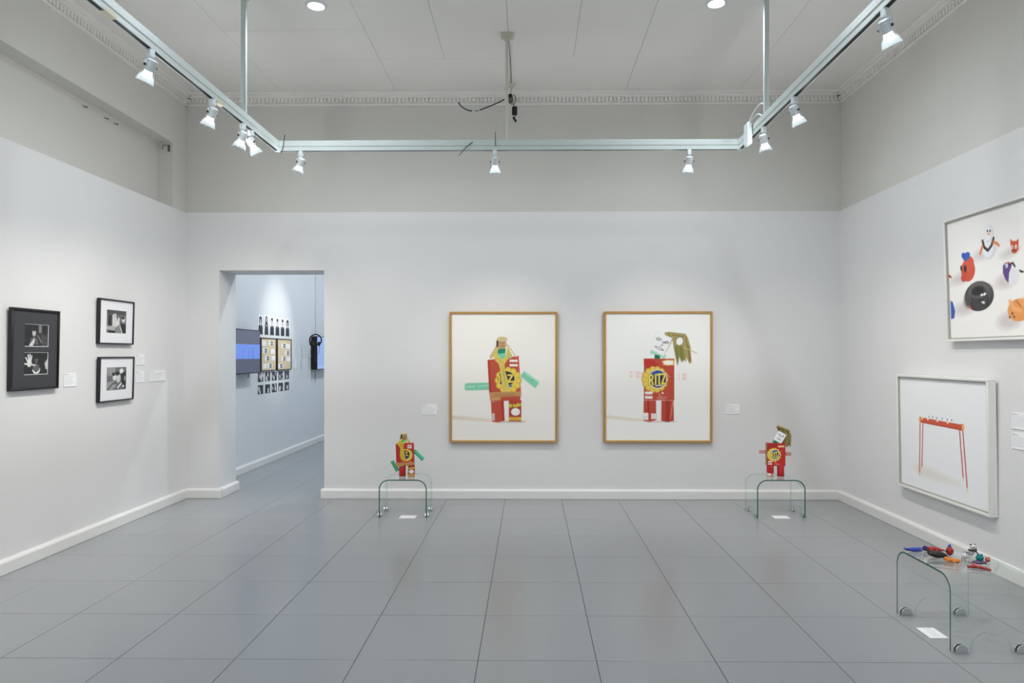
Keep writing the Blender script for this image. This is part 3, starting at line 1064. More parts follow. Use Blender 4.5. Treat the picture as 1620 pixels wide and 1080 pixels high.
E3(0.355, 2.0, 0.088, 0.046, (30, 29, 31), soft=0.025); S3([(0.265, 2.0), (0.29, 2.04), (0.35, 2.062), (0.43, 2.05), (0.475, 2.015)], 0.028, (98, 95, 97), soft=0.025)
S3([(0.27, 1.985), (0.33, 1.96), (0.40, 1.962), (0.45, 1.985)], 0.02, (92, 89, 91), soft=0.02); S3([(0.44, 1.99), (0.47, 1.94), (0.46, 1.89)], 0.012, (34, 33, 35), soft=0.012); S3([(0.30, 1.95), (0.28, 1.9), (0.32, 1.87)], 0.012, (36, 35, 37), soft=0.012); S3([(0.36, 1.93), (0.42, 1.94), (0.45, 1.96)], 0.01, (36, 35, 37), soft=0.01)
E3(0.405, 1.972, 0.014, 0.008, (238, 238, 236), -20); E3(0.437, 1.975, 0.016, 0.009, (238, 238, 236), -20); E3(0.42, 1.915, 0.018, 0.008, (238, 238, 236), 10)
S3([(0.255, 1.9), (0.29, 1.87)], 0.012, (188, 84, 52))
E3(0.738, 2.07, 0.062, 0.062, (226, 225, 230)); P3([(0.64, 2.16), (0.67, 2.18), (0.73, 2.15), (0.7, 2.1), (0.69, 2.03), (0.66, 2.06), (0.637, 2.11)], (94, 66, 132))
S3([(0.70, 2.16), (0.74, 2.165), (0.757, 2.14)], 0.016, (54, 42, 74)); E3(0.676, 2.155, 0.014, 0.016, (238, 238, 236)); E3(0.672, 2.152, 0.006, 0.008, (40, 90, 160)); E3(0.694, 2.172, 0.014, 0.008, (200, 70, 60))
E3(0.822, 2.095, 0.02, 0.008, (40, 38, 40), 10); S3([(0.80, 2.107), (0.826, 2.094)], 0.01, (40, 38, 40))
E3(0.78, 1.835, 0.108, 0.078, (226, 150, 84)); E3(0.83, 1.885, 0.06, 0.03, (232, 160, 96), soft=0.02); S3([(0.70, 1.9), (0.73, 1.85), (0.80, 1.83)], 0.03, (238, 172, 108), soft=0.02); S3([(0.76, 1.9), (0.80, 1.86)], 0.012, (186, 108, 56), soft=0.01)
E3(0.72, 1.815, 0.007, 0.011, (40, 34, 30)); E3(0.735, 1.79, 0.009, 0.007, (40, 34, 30)); E3(0.69, 1.79, 0.008, 0.009, (30, 28, 28))
P3([(0.03, 1.96), (0.06, 1.945), (0.085, 1.87), (0.07, 1.815), (0.03, 1.81)], (48, 92, 178))
S3([(0.02, 2.16), (0.045, 2.145)], 0.02, (188, 60, 50))
E3(1.06, 2.36, 0.06, 0.08, (74, 150, 140)); E3(1.075, 2.27, 0.08, 0.03, (120, 110, 150)); E3(1.02, 1.97, 0.07, 0.06, (196, 84, 90), 30); E3(1.10, 1.94, 0.07, 0.03, (180, 66, 76), -25); E3(1.1, 1.78, 0.05, 0.04, (110, 90, 80))
cv.build('print', flat(-W3 / 2 + 0.028, W3 / 2 - 0.028, 0.028, H3 - 0.028, -0.0362), pc, M_PRINT)

# print 4: red pencil structure (right wall, lower)
W4, H4 = 1.222, 0.975
pd = picture('framed_photograph', 'white-framed photo of a red beam standing on thin red pencils', 'picture', (XR, 6.13 - W4 / 2, 0.40), RZ_RIGHT, W4, H4, 0.02, 0.062, M_WFRAME, 1.0, 0.022, rebate=M_GAPGREY)
cv = Canvas(0.02, -1.355, 1.205, -0.42, 300, (236, 237, 239))
P3([(0.2, 0.6), (0.35, 0.63), (0.85, 0.57), (0.86, 0.55), (0.62, 0.53), (0.3, 0.53)], (228, 224, 218), soft=0.06)
for (x0, z0, x1, z1) in ((0.372, 0.985, 0.345, 0.606), (0.868, 0.985, 0.903, 0.615), (0.33, 0.985, 0.309, 0.545), (0.908, 0.985, 0.951, 0.541)):
    S3([(x0, z0), (x1, z1)], 0.014, (184, 58, 52))
    S3([(x0 + 0.003, z0), (x1 + 0.003, z1)], 0.004, (212, 96, 84))
    S3([(x1, z1 + 0.004), (x1 + (x1 - x0) * 0.03, z1 - 0.02)], 0.012, (232, 206, 166))
P3([(0.322, 1.036), (0.35, 1.03), (0.88, 1.024), (0.91, 1.034), (0.915, 0.978), (0.322, 0.985)], (205, 82, 58))
P3([(0.322, 0.992), (0.914, 0.986), (0.915, 0.978), (0.322, 0.985)], (180, 54, 40))
for x in (0.365, 0.445, 0.58, 0.717):
    E3(x, 1.026, 0.013, 0.014, (238, 222, 190))
for k, x in enumerate((0.462, 0.515, 0.571, 0.644, 0.712, 0.771)):
    E3(x, 1.045, 0.006, 0.008, (70, 56, 50))
E3(0.326, 1.01, 0.016, 0.024, (228, 180, 84)); E3(0.912, 1.006, 0.016, 0.024, (228, 180, 84))
cv.build('print', flat(-W4 / 2 + 0.03, W4 / 2 - 0.03, 0.03, H4 - 0.03, -0.0412), pd, M_PRINT)

# left wall: black frame with two photographs
def bw_face(c, cx, cy, s, skin=170, hair=True):
    g = lambda v: (v, v, v)
    c.poly([(cx - 1.9 * s, cy + 3.4 * s), (cx - 1.2 * s, cy + 1.6 * s), (cx, cy + 1.1 * s), (cx + 1.2 * s, cy + 1.6 * s), (cx + 2.0 * s, cy + 3.4 * s)], g(90), soft=0.4 * s)
    c.ell(cx, cy, 0.72 * s, 1.0 * s, g(skin), soft=0.25 * s)
    if hair:
        c.ell(cx, cy - 0.8 * s, 0.75 * s, 0.42 * s, g(30), soft=0.25 * s)
    c.ell(cx - 0.28 * s, cy - 0.1 * s, 0.14 * s, 0.09 * s, g(40), soft=0.1 * s)
    c.ell(cx + 0.28 * s, cy - 0.1 * s, 0.14 * s, 0.09 * s, g(40), soft=0.1 * s)
    c.stroke([(cx - 0.2 * s, cy + 0.5 * s), (cx + 0.2 * s, cy + 0.5 * s)], 0.12 * s, g(70), soft=0.1 * s)


pe = picture('framed_photograph', 'tall black frame with charcoal mat holding two monochrome photos', 'picture', (XL, 5.105, 1.285), RZ_LEFT, 0.50, 0.60, 0.016, 0.034, M_BFRAME, 1.3, 0.012, back=M_MATG)
for k, (zc) in enumerate((0.405, 0.197)):
    b = NB()
    w, h = 0.242, 0.16
    yy = -0.0225
    for q in ((-w / 2, w / 2, zc - h / 2 - 0.004, zc - h / 2), (w / 2, w / 2 + 0.004, zc - h / 2 - 0.004, zc + h / 2), (-w / 2, w / 2, zc + h / 2, zc + h / 2 + 0.0015)):
        bx(b, q[0] + 0.01, q[1] + 0.01, yy - 0.0006, yy + 0.001, q[2], q[3])
    obj('mat_bevel', b, M_MATW, pe)
    c = Canvas(0, 0, 24, 16, 110, (32, 32, 33))
    if k == 0:
        c.rect(14, 0, 17, 6, (120, 120, 120), soft=1.5); c.poly([(16, 7), (23, 8), (24, 16), (17, 16)], (70, 70, 70), soft=2)
        bw_face(c, 9.3, 6.0, 2.6, 190)
        c.poly([(7, 13), (9, 10.2), (10.2, 11), (9.4, 13.5), (8, 15.5), (5, 15.8)], (205, 205, 205), soft=0.7)
        c.stroke([(7.5, 13), (5, 15.4)], 0.8, (215, 215, 215)); c.stroke([(8.6, 13.4), (7.6, 15.8)], 0.8, (205, 205, 205))
        c.stroke([(13, 8), (17, 13)], 1.2, (120, 120, 120), soft=1)
    else:
        bw_face(c, 12.2, 5.6, 2.4, 90)
        c.ell(5.0, 8.0, 2.4, 2.6, (215, 215, 215), soft=0.5)
        for a, b_ in (((3.4, 6.6), (1.4, 3.8)), ((4.4, 5.9), (3.6, 1.8)), ((5.4, 5.8), (5.6, 1.4)), ((6.4, 6.4), (7.4, 2.6)), ((3.0, 8.6), (0.4, 8.2))):
            c.stroke([a, b_], 1.1, (220, 220, 220))
        c.stroke([(6.6, 8.6), (9.6, 9.4), (11, 9.2)], 1.3, (190, 190, 190), soft=0.6)
        c.poly([(21, 8), (24, 4.5), (24, 13), (22, 12)], (190, 190, 190), soft=1)
        c.stroke([(8.6, 13), (10, 15), (13, 15.4), (15, 14.6), (15.8, 12.4)], 0.9, (225, 225, 225))
        c.stroke([(10, 14), (12.2, 15.2), (14.4, 13.8)], 0.7, (225, 225, 225))
    c.build('print', flat(-w / 2 + 0.01, w / 2 + 0.01, zc - h / 2, zc + h / 2, yy), pe, M_PRINT)

for label, z0, seed in (('black-framed monochrome photo in white mat, upper of the pair', 1.638, 1), ('black-framed monochrome photo in white mat, lower of the pair', 1.132, 2)):
    pf = picture('framed_photograph', label, 'picture', (XL, 6.12, z0), RZ_LEFT, 0.515, 0.395, 0.012, 0.034, M_BFRAME, 1.5, 0.012, group='pair of white-matted frames on the left wall')
    c = Canvas(0, 0, 28, 20, 130, (105, 105, 108))
    g = lambda v: (v, v, v)
    if seed == 1:
        c.rect(0, 0, 28, 4, g(75), soft=1); c.rect(2, 4.5, 7, 14, g(40), soft=0.6)
        c.poly([(8, 4), (12, 3), (15, 9), (15, 15), (8, 15)], g(205), soft=0.8); c.ell(12, 4.4, 1.6, 1.8, g(190), soft=0.6)
        c.poly([(14, 9), (18, 8), (18.5, 14), (14, 14)], g(215), soft=0.8); c.ell(17, 8, 1.6, 1.9, g(200), soft=0.5)
        c.ell(24, 7.5, 2.4, 2.8, g(210), soft=0.8); c.ell(23.4, 6.2, 2.2, 1.4, g(30), soft=0.6); c.poly([(20, 11), (28, 12), (28, 20), (22, 20)], g(28), soft=1)
        c.poly([(13, 15), (17, 12.5), (21, 15), (23, 20), (13, 20)], g(130), soft=0.8); c.stroke([(19, 14), (22.4, 19.6)], 1.0, g(215))
        c.poly([(0, 14), (12, 14), (12, 18), (0, 17)], g(170), soft=0.8); c.rect(3, 18, 12, 20, g(25), soft=0.6)
    else:
        c.rect(0, 0, 12, 6, g(120), soft=1)
        for k in range(5):
            c.stroke([(2 + 2.2 * k, 0.5), (2.4 + 2.2 * k, 7)], 0.7, g(200))
        c.ell(11, 8.5, 2.6, 3.2, g(214), soft=0.8); c.ell(16.5, 9.5, 3.2, 4, g(200), soft=0.8); c.ell(15, 5.5, 3.4, 1.8, g(35), soft=0.7); c.ell(9.6, 6, 2.4, 1.6, g(40), soft=0.6)
        c.ell(21, 3.5, 3, 2.2, g(225), soft=0.8); c.poly([(20, 6), (28, 3), (28, 20), (22, 18)], g(36), soft=1)
        c.poly([(0, 13), (9, 12), (14, 16), (8, 20), (0, 20)], g(150), soft=0.9); c.stroke([(2, 19), (8, 14.5), (12, 14)], 1.2, g(60)); c.stroke([(16, 18), (21, 14.5)], 1.4, g(225), soft=0.8)
        c.ell(24, 17, 1.6, 1.2, g(200), soft=0.6); c.ell(26, 10, 1.2, 2.2, g(150), soft=0.6)
    c.build('print', flat(-0.145, 0.143, 0.1, 0.302, -0.0224), pf, M_PRINT)


# wall labels and floor cards
def wall_label(label, loc, rz, w, h, rows=7, wide=True, cat='wall label'):
    t = thing('wall_label', label, cat, loc, (0, 0, rz), 'caption cards on the walls')
    b = NB()
    bx(b, -w / 2, w / 2, -0.005, 0.0, 0, h, 0.0008)
    obj('card', b, M_PAPER, t)
    c = Canvas(0, 0, w * 1000, h * 1000, 60, (238, 239, 241))
    c.rect(8, 7, 15, 14, (40, 40, 42))
    c.stroke([(20, 11), (20 + w * 250, 11)], 4, (150, 150, 155))
    c.lines(8, 26, w * 1000 - 8, rows, (h * 1000 - 34) / rows, 3, (170, 172, 178), seed=int(w * 1000) + rows)
    c.build('caption', flat(-w / 2 + 0.001, w / 2 - 0.001, 0.001, h - 0.001, -0.0054), t, M_INK)


wall_label('small square caption card beside the black-matted frame', (XL, 5.53, 1.288), RZ_LEFT, 0.15, 0.11)
wall_label('small square caption card beside the upper white-matted frame', (XL, 6.535, 1.446), RZ_LEFT, 0.138, 0.104)
wall_label('small square caption card beside the lower white-matted frame', (XL, 6.532, 1.281), RZ_LEFT, 0.142, 0.108)
wall_label('wide caption card on the left wall closest to the doorway', (XL, 6.838, 1.281), RZ_LEFT, 0.295, 0.108)
wall_label('caption card on back wall beside the green-armed figure photo', (-1.078, YB, 0.902), RZ_BACK, 0.165, 0.11)
wall_label('caption card on back wall beside the paper-faced figure photo', (2.163, YB, 0.91), RZ_BACK, 0.15, 0.104)
wall_label('upper caption card beside the photo of red pencils', (XR, 4.68, 1.042), RZ_RIGHT, 0.18, 0.112)
wall_label('lower caption card beside the photo of red pencils', (XR, 4.68, 0.908), RZ_RIGHT, 0.18, 0.108)


def floor_card(label, x, y, w, d, rot, rows=0):
    t = thing('floor_card', label, 'card', (x, y, 0), (0, 0, rot), 'notice cards on the floor')
    b = NB()
    bx(b, -w / 2, w / 2, -d / 2, d / 2, 0.0003, 0.0022, 0.0004)
    obj('card', b, M_PAPER, t)
    if rows:
        c = Canvas(0, 0, w * 1000, d * 1000, 60, (240, 241, 243))
        c.lines(w * 330, 16, w * 900, rows, (d * 1000 - 30) / rows, 3, (150, 152, 158), seed=4)
        c.build('notice', lambda u, v: (-w / 2 + w * u, d / 2 - d * v, 0.0026 + 0 * u), t, M_INK)


floor_card('white card on the floor before the tie-wearing sculpture', -1.16, 6.572, 0.155, 0.12, 0.0)
floor_card('white card on the floor before the paper-faced sculpture', 2.387, 6.604, 0.15, 0.12, 0.0)
floor_card('white printed notice on floor before the bench of clay animals', 2.235, 3.87, 0.10, 0.146, 0.0, 7)


# ------------------------------------------------------------------ bent glass benches
def glass_bench(label, loc, rz, L, D, Hh, rad=0.1, cut=0.0, edge=M_GEDGE):
    """bent glass: profile in local xz (length L), extruded along local y (depth D), standing on four clip feet"""
    t = thing('glass_bench', label, 'glass table', loc, (0, 0, rz), 'bent glass benches')
    th, z0 = 0.010, 0.006
    hx = L / 2
    path = []
    straight = Hh - th / 2 - rad - z0
    nb, ns = 10, 6
    for k in range(ns):
        path.append((-hx, z0 + straight * k / ns, -1, 0))
    for k in range(nb + 1):
        a = math.pi - (math.pi / 2) * k / nb
        path.append((-hx + rad + rad * math.cos(a), Hh - th / 2 - rad + rad * math.sin(a), math.cos(a), math.sin(a)))
    top = L - 2 * rad
    for k in range(1, 4):
        path.append((-hx + rad + top * k / 4, Hh - th / 2, 0, 1))
    for k in range(nb + 1):
        a = math.pi / 2 - (math.pi / 2) * k / nb
        path.append((hx - rad + rad * math.cos(a), Hh - th / 2 - rad + rad * math.sin(a), math.cos(a), math.sin(a)))
    for k in range(ns - 1, -1, -1):
        path.append((hx, z0 + straight * k / ns, 1, 0))
    r = cut
    ts = [0.0, 0.02, (D / 2 - r) * 0.6]
    if r:
        ts += [D / 2 - r * math.cos(math.pi * k / 20) for k in range(21)]
    ts += [D - (D / 2 - r) * 0.6, D - 0.02, D]
    n, b = len(path), NB()
    grid = {}
    for side in (0, 1):
        o = th / 2 if side else -th / 2
        for j, tt in enumerate(ts):
            cz = math.sqrt(max(0, r * r - (tt - D / 2) ** 2)) if r else 0
            for i, (x, z, nx, nz) in enumerate(path):
                if i < ns or i >= n - ns:      # leg rows are squeezed up to the cut-out
                    f = (z - z0) / straight
                    z = z0 + cz + (straight - cz) * f
                grid[side, i, j] = b.verts.new((x + nx * o, tt - D / 2, z + nz * o))
    m = len(ts)
    for i in range(n - 1):
        for j in range(m - 1):
            b.faces.new((grid[1, i, j], grid[1, i + 1, j], grid[1, i + 1, j + 1], grid[1, i, j + 1]))
            b.faces.new((grid[0, i, j], grid[0, i, j + 1], grid[0, i + 1, j + 1], grid[0, i + 1, j]))
    for i in range(n - 1):
        for j in (0, m - 1):
            f = b.faces.new((grid[0, i, j], grid[0, i + 1, j], grid[1, i + 1, j], grid[1, i, j]))
            f.material_index = 1 if j == 0 else 2
    for j in range(m - 1):
        for i in (0, n - 1):
            b.faces.new((grid[0, i, j], grid[0, i, j + 1], grid[1, i, j + 1], grid[1, i, j])).material_index = 2
    obj('glass_sheet', b, [M_GLASS, edge, M_GEDGE2], t, smooth=30)
    fr = 0.03
    for sx in (-1, 1):
        for sy in (-1, 1):
            b = NB()
            arc = [(fr * math.cos(math.pi * k / 14), 0.014 + fr * math.sin(math.pi * k / 14)) for k in range(15)]
            outline = [(fr, 0.0)] + arc + [(-fr, 0.0)]
            yc, xc = sy * (D / 2 - 0.052), sx * hx
            # half-round chrome plates clipped on both faces of the glass, with a pin between
            for q in (-1, 1):
                M_ = Matrix.Translation((xc + q * (th / 2 + 0.006), yc, 0)) @ Matrix.Rotation(R(90), 4, 'Z')
                prism(b, outline, -0.0055, 0.0055, M=M_)
            bx(b, xc - th / 2 - 0.008, xc + th / 2 + 0.008, yc - fr * 0.9, yc + fr * 0.9, 0.0, 0.0055)
            obj('clip_foot', b, M_CHROME, t, smooth=30)
    return t


BH = 0.364
glass_bench('low bent-glass bench carrying the tie-wearing box sculpture', (-1.2, 6.70, 0), 0, 0.445, 0.36, BH, 0.09, 0.085)
glass_bench('low bent-glass bench carrying the paper-faced box sculpture', (2.372, 6.73, 0), 0, 0.445, 0.36, BH, 0.09, 0.085)
BH3 = 0.398
glass_bench('larger bent-glass bench carrying a scatter of clay animals', (2.395, 3.88, 0), R(-90), 0.52, 0.42, BH3, 0.085, 0.105)


# ------------------------------------------------------------------ box sculptures
def can_wrap(c, name, x, y, z0, z1, r, parent, a0, a1):
    """printed wrapper around the front of a can"""
    return c.build(name, lambda u, v: (x + r * np.sin(a0 + (a1 - a0) * u), y - r * np.cos(a0 + (a1 - a0) * u), z1 + (z0 - z1) * v), parent, M_INK)


def can(parent, x, y, z0, z1, r, tilt=0):
    b = NB()
    lathe(b, [(r * 0.96, z0), (r, z0 + 0.002), (r, z1 - 0.002), (r * 0.96, z1)], (x, y, 0), n=28)
    o = obj('leg', b, M_REDCAN, parent)
    b = NB()
    lathe(b, [(r * 1.02, z0 - 0.0002), (r * 1.03, z0 + 0.002), (r * 1.01, z0 + 0.0035)], (x, y, 0), n=28, cap0=False, cap1=False)
    obj('rim', b, M_TIN, o)
    return o


# A: yellow tie, green plastic arms
sa = thing('box_sculpture', 'sculpture of red cracker carton on cans with yellow tie and green arms', 'sculpture', (-1.2, 6.70, BH), (0, 0, R(3)))
b = NB()
bx(b, -0.086, 0.084, -0.031, 0.031, 0.108, 0.322, 0.0015, M=Matrix.Rotation(R(-2), 4, 'Y'))
body = obj('carton', b, [M_RED], sa)
c = Canvas(0, 0, 170, 214, 150, (190, 40, 36))
scallop(c, 100, 112, 56, 14, (233, 202, 70), (196, 150, 40))
c.ell(96, 108, 36, 42, (34, 36, 70))
c.stroke([(92, 84), (108, 78), (98, 112), (118, 118)], 8, (240, 214, 80))
c.poly([(86, 138), (112, 130), (110, 142), (88, 148)], (36, 70, 190))
for yy in (14, 34):
    c.rect(112, yy, 154, yy + 13, (242, 238, 232))
    c.lines(116, yy + 6, 150, 1, 4, 3, (150, 120, 120))
c.rect(4, 4, 30, 200, (176, 32, 32), a=0.6)
c.lines(120, 176, 160, 3, 6, 2, (238, 200, 190))
MA = Matrix.Rotation(R(-2), 4, 'Y')


def on_carton(x0, x1, z0, z1, y):
    cs, sn = math.cos(R(-2)), math.sin(R(-2))

    def fn(u, v):
        x, z = x0 + (x1 - x0) * u, z1 + (z0 - z1) * v
        return x * cs + z * sn, y + 0 * u, -x * sn + z * cs
    return fn


c.build('front_print', on_carton(-0.085, 0.083, 0.109, 0.321, -0.0316), body, M_INK)
can(sa, -0.036, 0.0, 0.0005, 0.112, 0.0325)
l2 = can(sa, 0.051, 0.0, 0.0005, 0.112, 0.0325)
c = Canvas(0, 0, 90, 108, 90, (196, 40, 38))
brand_can(c, 8, 0, 82, 106)
can_wrap(c, 'wrapper', 0.051, 0.0, 0.002, 0.108, 0.0329, l2, -1.5, 1.5)
b = NB()
bx(b, -0.0885, 0.0845, -0.0335, 0.0335, 0.112, 0.140, 0.001, M=MA)
bx(b, -0.089, -0.02, -0.034, 0.034, 0.100, 0.114, 0.001, M=MA)
obj('waist_band', b, M_TAN, sa)
# tie: crinkled strip from the collar down over the carton
b = NB()
ctr = [(-0.048, 0.335, 0.030), (-0.05, 0.318, 0.036), (-0.044, 0.30, 0.024), (-0.036, 0.275, 0.017), (-0.036, 0.245, 0.02), (-0.032, 0.21, 0.024), (-0.026, 0.18, 0.024), (-0.02, 0.158, 0.015), (-0.016, 0.146, 0.004)]
prev = None
for k, (x, z, w) in enumerate(ctr):
    ring = [b.verts.new((x + w * q, -0.034 - 0.006 * (1 - q * q) - 0.003 * math.sin(9 * q + k * 2), z)) for q in (-1, -0.5, 0, 0.5, 1)]
    ring += [b.verts.new((x + w * q, -0.0325, z)) for q in (1, 0, -1)]
    if prev:
        for i in range(len(ring)):
            b.faces.new((prev[i], prev[(i + 1) % 8], ring[(i + 1) % 8], ring[i]))
    else:
        b.faces.new(ring)
    prev = ring
b.faces.new(prev[::-1])
obj('tie', b, M_YELLOW, sa)
b = NB()
tube(b, smooth_path([(-0.056, -0.03, 0.322), (-0.048, -0.022, 0.35), (-0.03, 0.0, 0.365), (0.0, 0.0, 0.35), (-0.012, -0.026, 0.33), (-0.036, -0.032, 0.318)]), 0.009)
obj('scarf', b, M_YELLOW, sa)
b = NB()
lathe(b, [(0.022, 0.316), (0.026, 0.33), (0.022, 0.352), (0.018, 0.366)], (-0.026, 0.0, 0), n=18)
obj('neck', b, M_GREENP, sa)
b = NB()
lathe(b, [(0.017, 0.350), (0.022, 0.362), (0.023, 0.385), (0.021, 0.404), (0.012, 0.414)], (-0.022, 0.0, 0), n=20)
hd = obj('head', b, M_FACE, sa)
b = NB()
for q in (-1, 1):
    blob(b, (-0.022 + q * 0.008, -0.0215, 0.39), (0.0028, 0.002, 0.002))
blob(b, (-0.022, -0.0215, 0.371), (0.006, 0.002, 0.0016))
obj('face_features', b, M_DKHAIR, hd)
b = NB()
blob(b, (-0.022, -0.023, 0.382), (0.003, 0.004, 0.006))
obj('nose', b, M_FACE, hd)
b = NB()
blob(b, (-0.022, 0.003, 0.41), (0.028, 0.027, 0.014), lump=0.1, seed=3)
for q, x1, z1 in ((-1, -0.066, 0.318), (-1, -0.056, 0.33), (1, 0.024, 0.336), (1, 0.046, 0.322), (1, 0.034, 0.326)):
    tube(b, smooth_path([(-0.022 + q * 0.014, 0.0, 0.412), (-0.022 + q * 0.03, -0.004, 0.38), (x1, -0.01, z1)]), [0.008] * 6 + [0.007] * 6 + [0.005], 7)
obj('hair', b, M_BLOND, sa)
b = NB()
tube(b, smooth_path([(-0.042, -0.008, 0.412), (-0.047, -0.01, 0.385), (-0.044, -0.012, 0.352)]), 0.007)
obj('dark_lock', b, M_DKHAIR, hd)


def plastic_arm(parent, p0, p1, w, m, name='arm'):
    """flattened piece of bottle: shallow trough with rounded end and a rivet"""
    p0, p1 = Vector(p0), Vector(p1)
    d = (p1 - p0)
    L = d.length
    d.normalize()
    up = Vector((0, 1, 0)).cross(d).normalized()
    M_ = Matrix(((d.x, 0, up.x, p0.x), (d.y, 1, up.y, p0.y), (d.z, 0, up.z, p0.z), (0, 0, 0, 1)))
    b = NB()
    pr = [(-w, 0.0), (-w * 0.8, -0.009), (-w * 0.3, -0.013), (w * 0.3, -0.013), (w * 0.8, -0.009), (w, 0.0), (w * 0.75, -0.004), (0, -0.008), (-w * 0.75, -0.004)]
    prev = None
    for k, (s, q) in enumerate(((0, 1), (0.3, 1), (0.33, 0.93), (0.36, 1), (0.62, 1), (0.65, 0.94), (0.68, 1), (0.92, 1), (1.0, 0.8))):
        ring = [b.verts.new(M_ @ Vector((s * L, y, z * q))) for z, y in pr]
        if prev:
            for i in range(len(ring)):
                b.faces.new((prev[i], prev[(i + 1) % len(ring)], ring[(i + 1) % len(ring)], ring[i]))
        else:
            b.faces.new(ring)
        prev = ring
    b.faces.new(prev[::-1])
    o = obj(name, b, m, parent, smooth=30)
    b = NB()
    c0 = M_ @ Vector((L * 0.5, -0.012, 0))
    lathe(b, [(0.004, 0.0), (0.004, 0.003), (0.002, 0.004)], c0, (0, -1, 0), n=10)
    obj('rivet', b, M_DKMETAL, o)
    return o


plastic_arm(sa, (0.076, 0.0, 0.252), (0.168, -0.01, 0.162), 0.020, M_GREENP)
plastic_arm(sa, (-0.082, 0.0, 0.052), (-0.132, -0.03, 0.156), 0.019, M_GREENP)

# B: paper-card face, husk hair
sb = thing('box_sculpture', 'sculpture of red cracker carton on cans with drawn paper face and husk hair', 'sculpture', (2.38, 6.74, BH), (0, 0, R(-6)))
b = NB()
bx(b, -0.082, 0.09, -0.031, 0.031, 0.106, 0.324, 0.0015)
bd = obj('carton', b, [M_RED], sb)
c = Canvas(0, 0, 172, 218, 150, (190, 40, 36))
c.poly([(0, 0), (90, 0), (110, 60), (0, 70)], (168, 34, 34), soft=16)
cracker_logo(c, 72, 108, 62)
c.poly([(98, 22), (160, 18), (162, 34), (110, 38)], (230, 205, 150))
for yy in (172, 194):
    c.rect(8, yy, 46, yy + 12, (240, 234, 228))
c.lines(78, 196, 120, 2, 8, 3, (236, 190, 180))
c.stroke([(70, 180), (84, 186)], 3, (240, 220, 200))
c.build('front_print', flat(-0.081, 0.089, 0.107, 0.323, -0.0316), bd, M_INK)
b = NB()
bx(b, -0.0832, -0.0818, -0.030, 0.030, 0.108, 0.322)
obj('side_panel', b, M_CARDBACK, bd)
l1 = can(sb, -0.046, 0.0, 0.0005, 0.108, 0.0335)
c = Canvas(0, 0, 90, 34, 60, (196, 40, 38))
c.rect(4, 4, 46, 30, (238, 234, 230)); c.rect(56, 6, 86, 30, (232, 220, 216)); c.lines(8, 12, 42, 3, 6, 2, (160, 140, 140)); c.lines(60, 12, 84, 3, 6, 2, (200, 120, 110), seed=8)
can_wrap(c, 'wrapper', -0.046, 0.0, 0.004, 0.038, 0.0339, l1, -1.4, 1.4)
can(sb, 0.052, 0.0, 0.0005, 0.108, 0.0335)
for q, x0, x1, z in ((-1, -0.082, -0.15, 0.238), (1, 0.09, 0.152, 0.22)):
    b = NB()
    bx(b, min(x0, x1), max(x0, x1), -0.008, 0.008, z - 0.017, z + 0.017, 0.003)
    ar = obj('arm', b, M_PINKP, sb)
    b = NB()
    for k in range(2):
        xx = x0 + (x1 - x0) * (0.35 + 0.4 * k)
        bx(b, xx - 0.006, xx + 0.006, -0.0095, -0.0078, z - 0.008, z + 0.010)
    obj('printed_mark', b, mat('faded_pink_print', (214, 120, 112), 0.6), ar)
# neck, card face and hair
b = NB()
lathe(b, [(0.022, 0.318), (0.024, 0.33), (0.018, 0.345), (0.016, 0.362)], (0.002, 0.004, 0), n=18)
obj('neck', b, M_DKGREEN, sb)
b = NB()
bx(b, -0.026, 0.046, -0.014, -0.006, 0.325, 0.345, 0.001, M=Matrix.Translation((0.01, 0, 0.335)) @ Matrix.Rotation(R(28), 4, 'Y') @ Matrix.Translation((-0.01, 0, -0.335)))
obj('collar', b, M_GREENP, sb)
MC = Matrix.Translation((0.041, -0.02, 0.383)) @ Matrix.Rotation(R(30), 4, 'Y')
b = NB()
bx(b, -0.042, 0.042, -0.002, 0.002, -0.05, 0.05, 0.0006, M=MC)
cd = obj('face_card', b, M_PAPER, sb)
c = Canvas(0, 0, 84, 100, 80, (242, 242, 242))
c.stroke([(14, 28), (26, 24), (36, 30), (24, 34), (14, 29)], 4, (40, 38, 42)); c.stroke([(48, 28), (60, 24), (72, 29), (60, 33), (49, 29)], 4, (40, 38, 42))
c.stroke([(42, 34), (44, 52), (36, 54)], 3.5, (40, 38, 42)); c.stroke([(22, 70), (42, 66), (60, 70), (42, 78), (22, 70)], 3.5, (60, 50, 54))


def card_fn(u, v):
    x, z, y = -0.041 + 0.082 * u, 0.049 - 0.098 * v, -0.0026
    a = R(30)
    return 0.041 + x * math.cos(a) + z * math.sin(a), -0.02 + y + 0 * u, 0.383 - x * math.sin(a) + z * math.cos(a)


c.build('drawn_face', card_fn, cd, M_INK)
b = NB()
rnd = random.Random(5)
for k in range(16):
    f = k / 15
    xt, zt = 0.022 + 0.105 * f, 0.482 - 0.042 * f
    xe, ze = 0.06 + 0.085 * f + rnd.uniform(-0.006, 0.006), 0.30 + rnd.uniform(-0.016, 0.02)
    ym = 0.004 + rnd.uniform(-0.008, 0.014)
    tube(b, smooth_path([(xt, ym, zt), (xt + 0.018, ym - 0.003, (zt + ze) / 2 + 0.03), (xe, ym - 0.004, ze)], 5), [0.0075] * 5 + [0.0085] * 5 + [0.004], 6)
tube(b, smooth_path([(0.018, 0.0, 0.486), (0.07, -0.006, 0.468), (0.132, 0.0, 0.442)]), 0.012, 8)
obj('hair', b, M_STRAW, sb)


# ------------------------------------------------------------------ clay animals on the larger bench
ZT = BH3


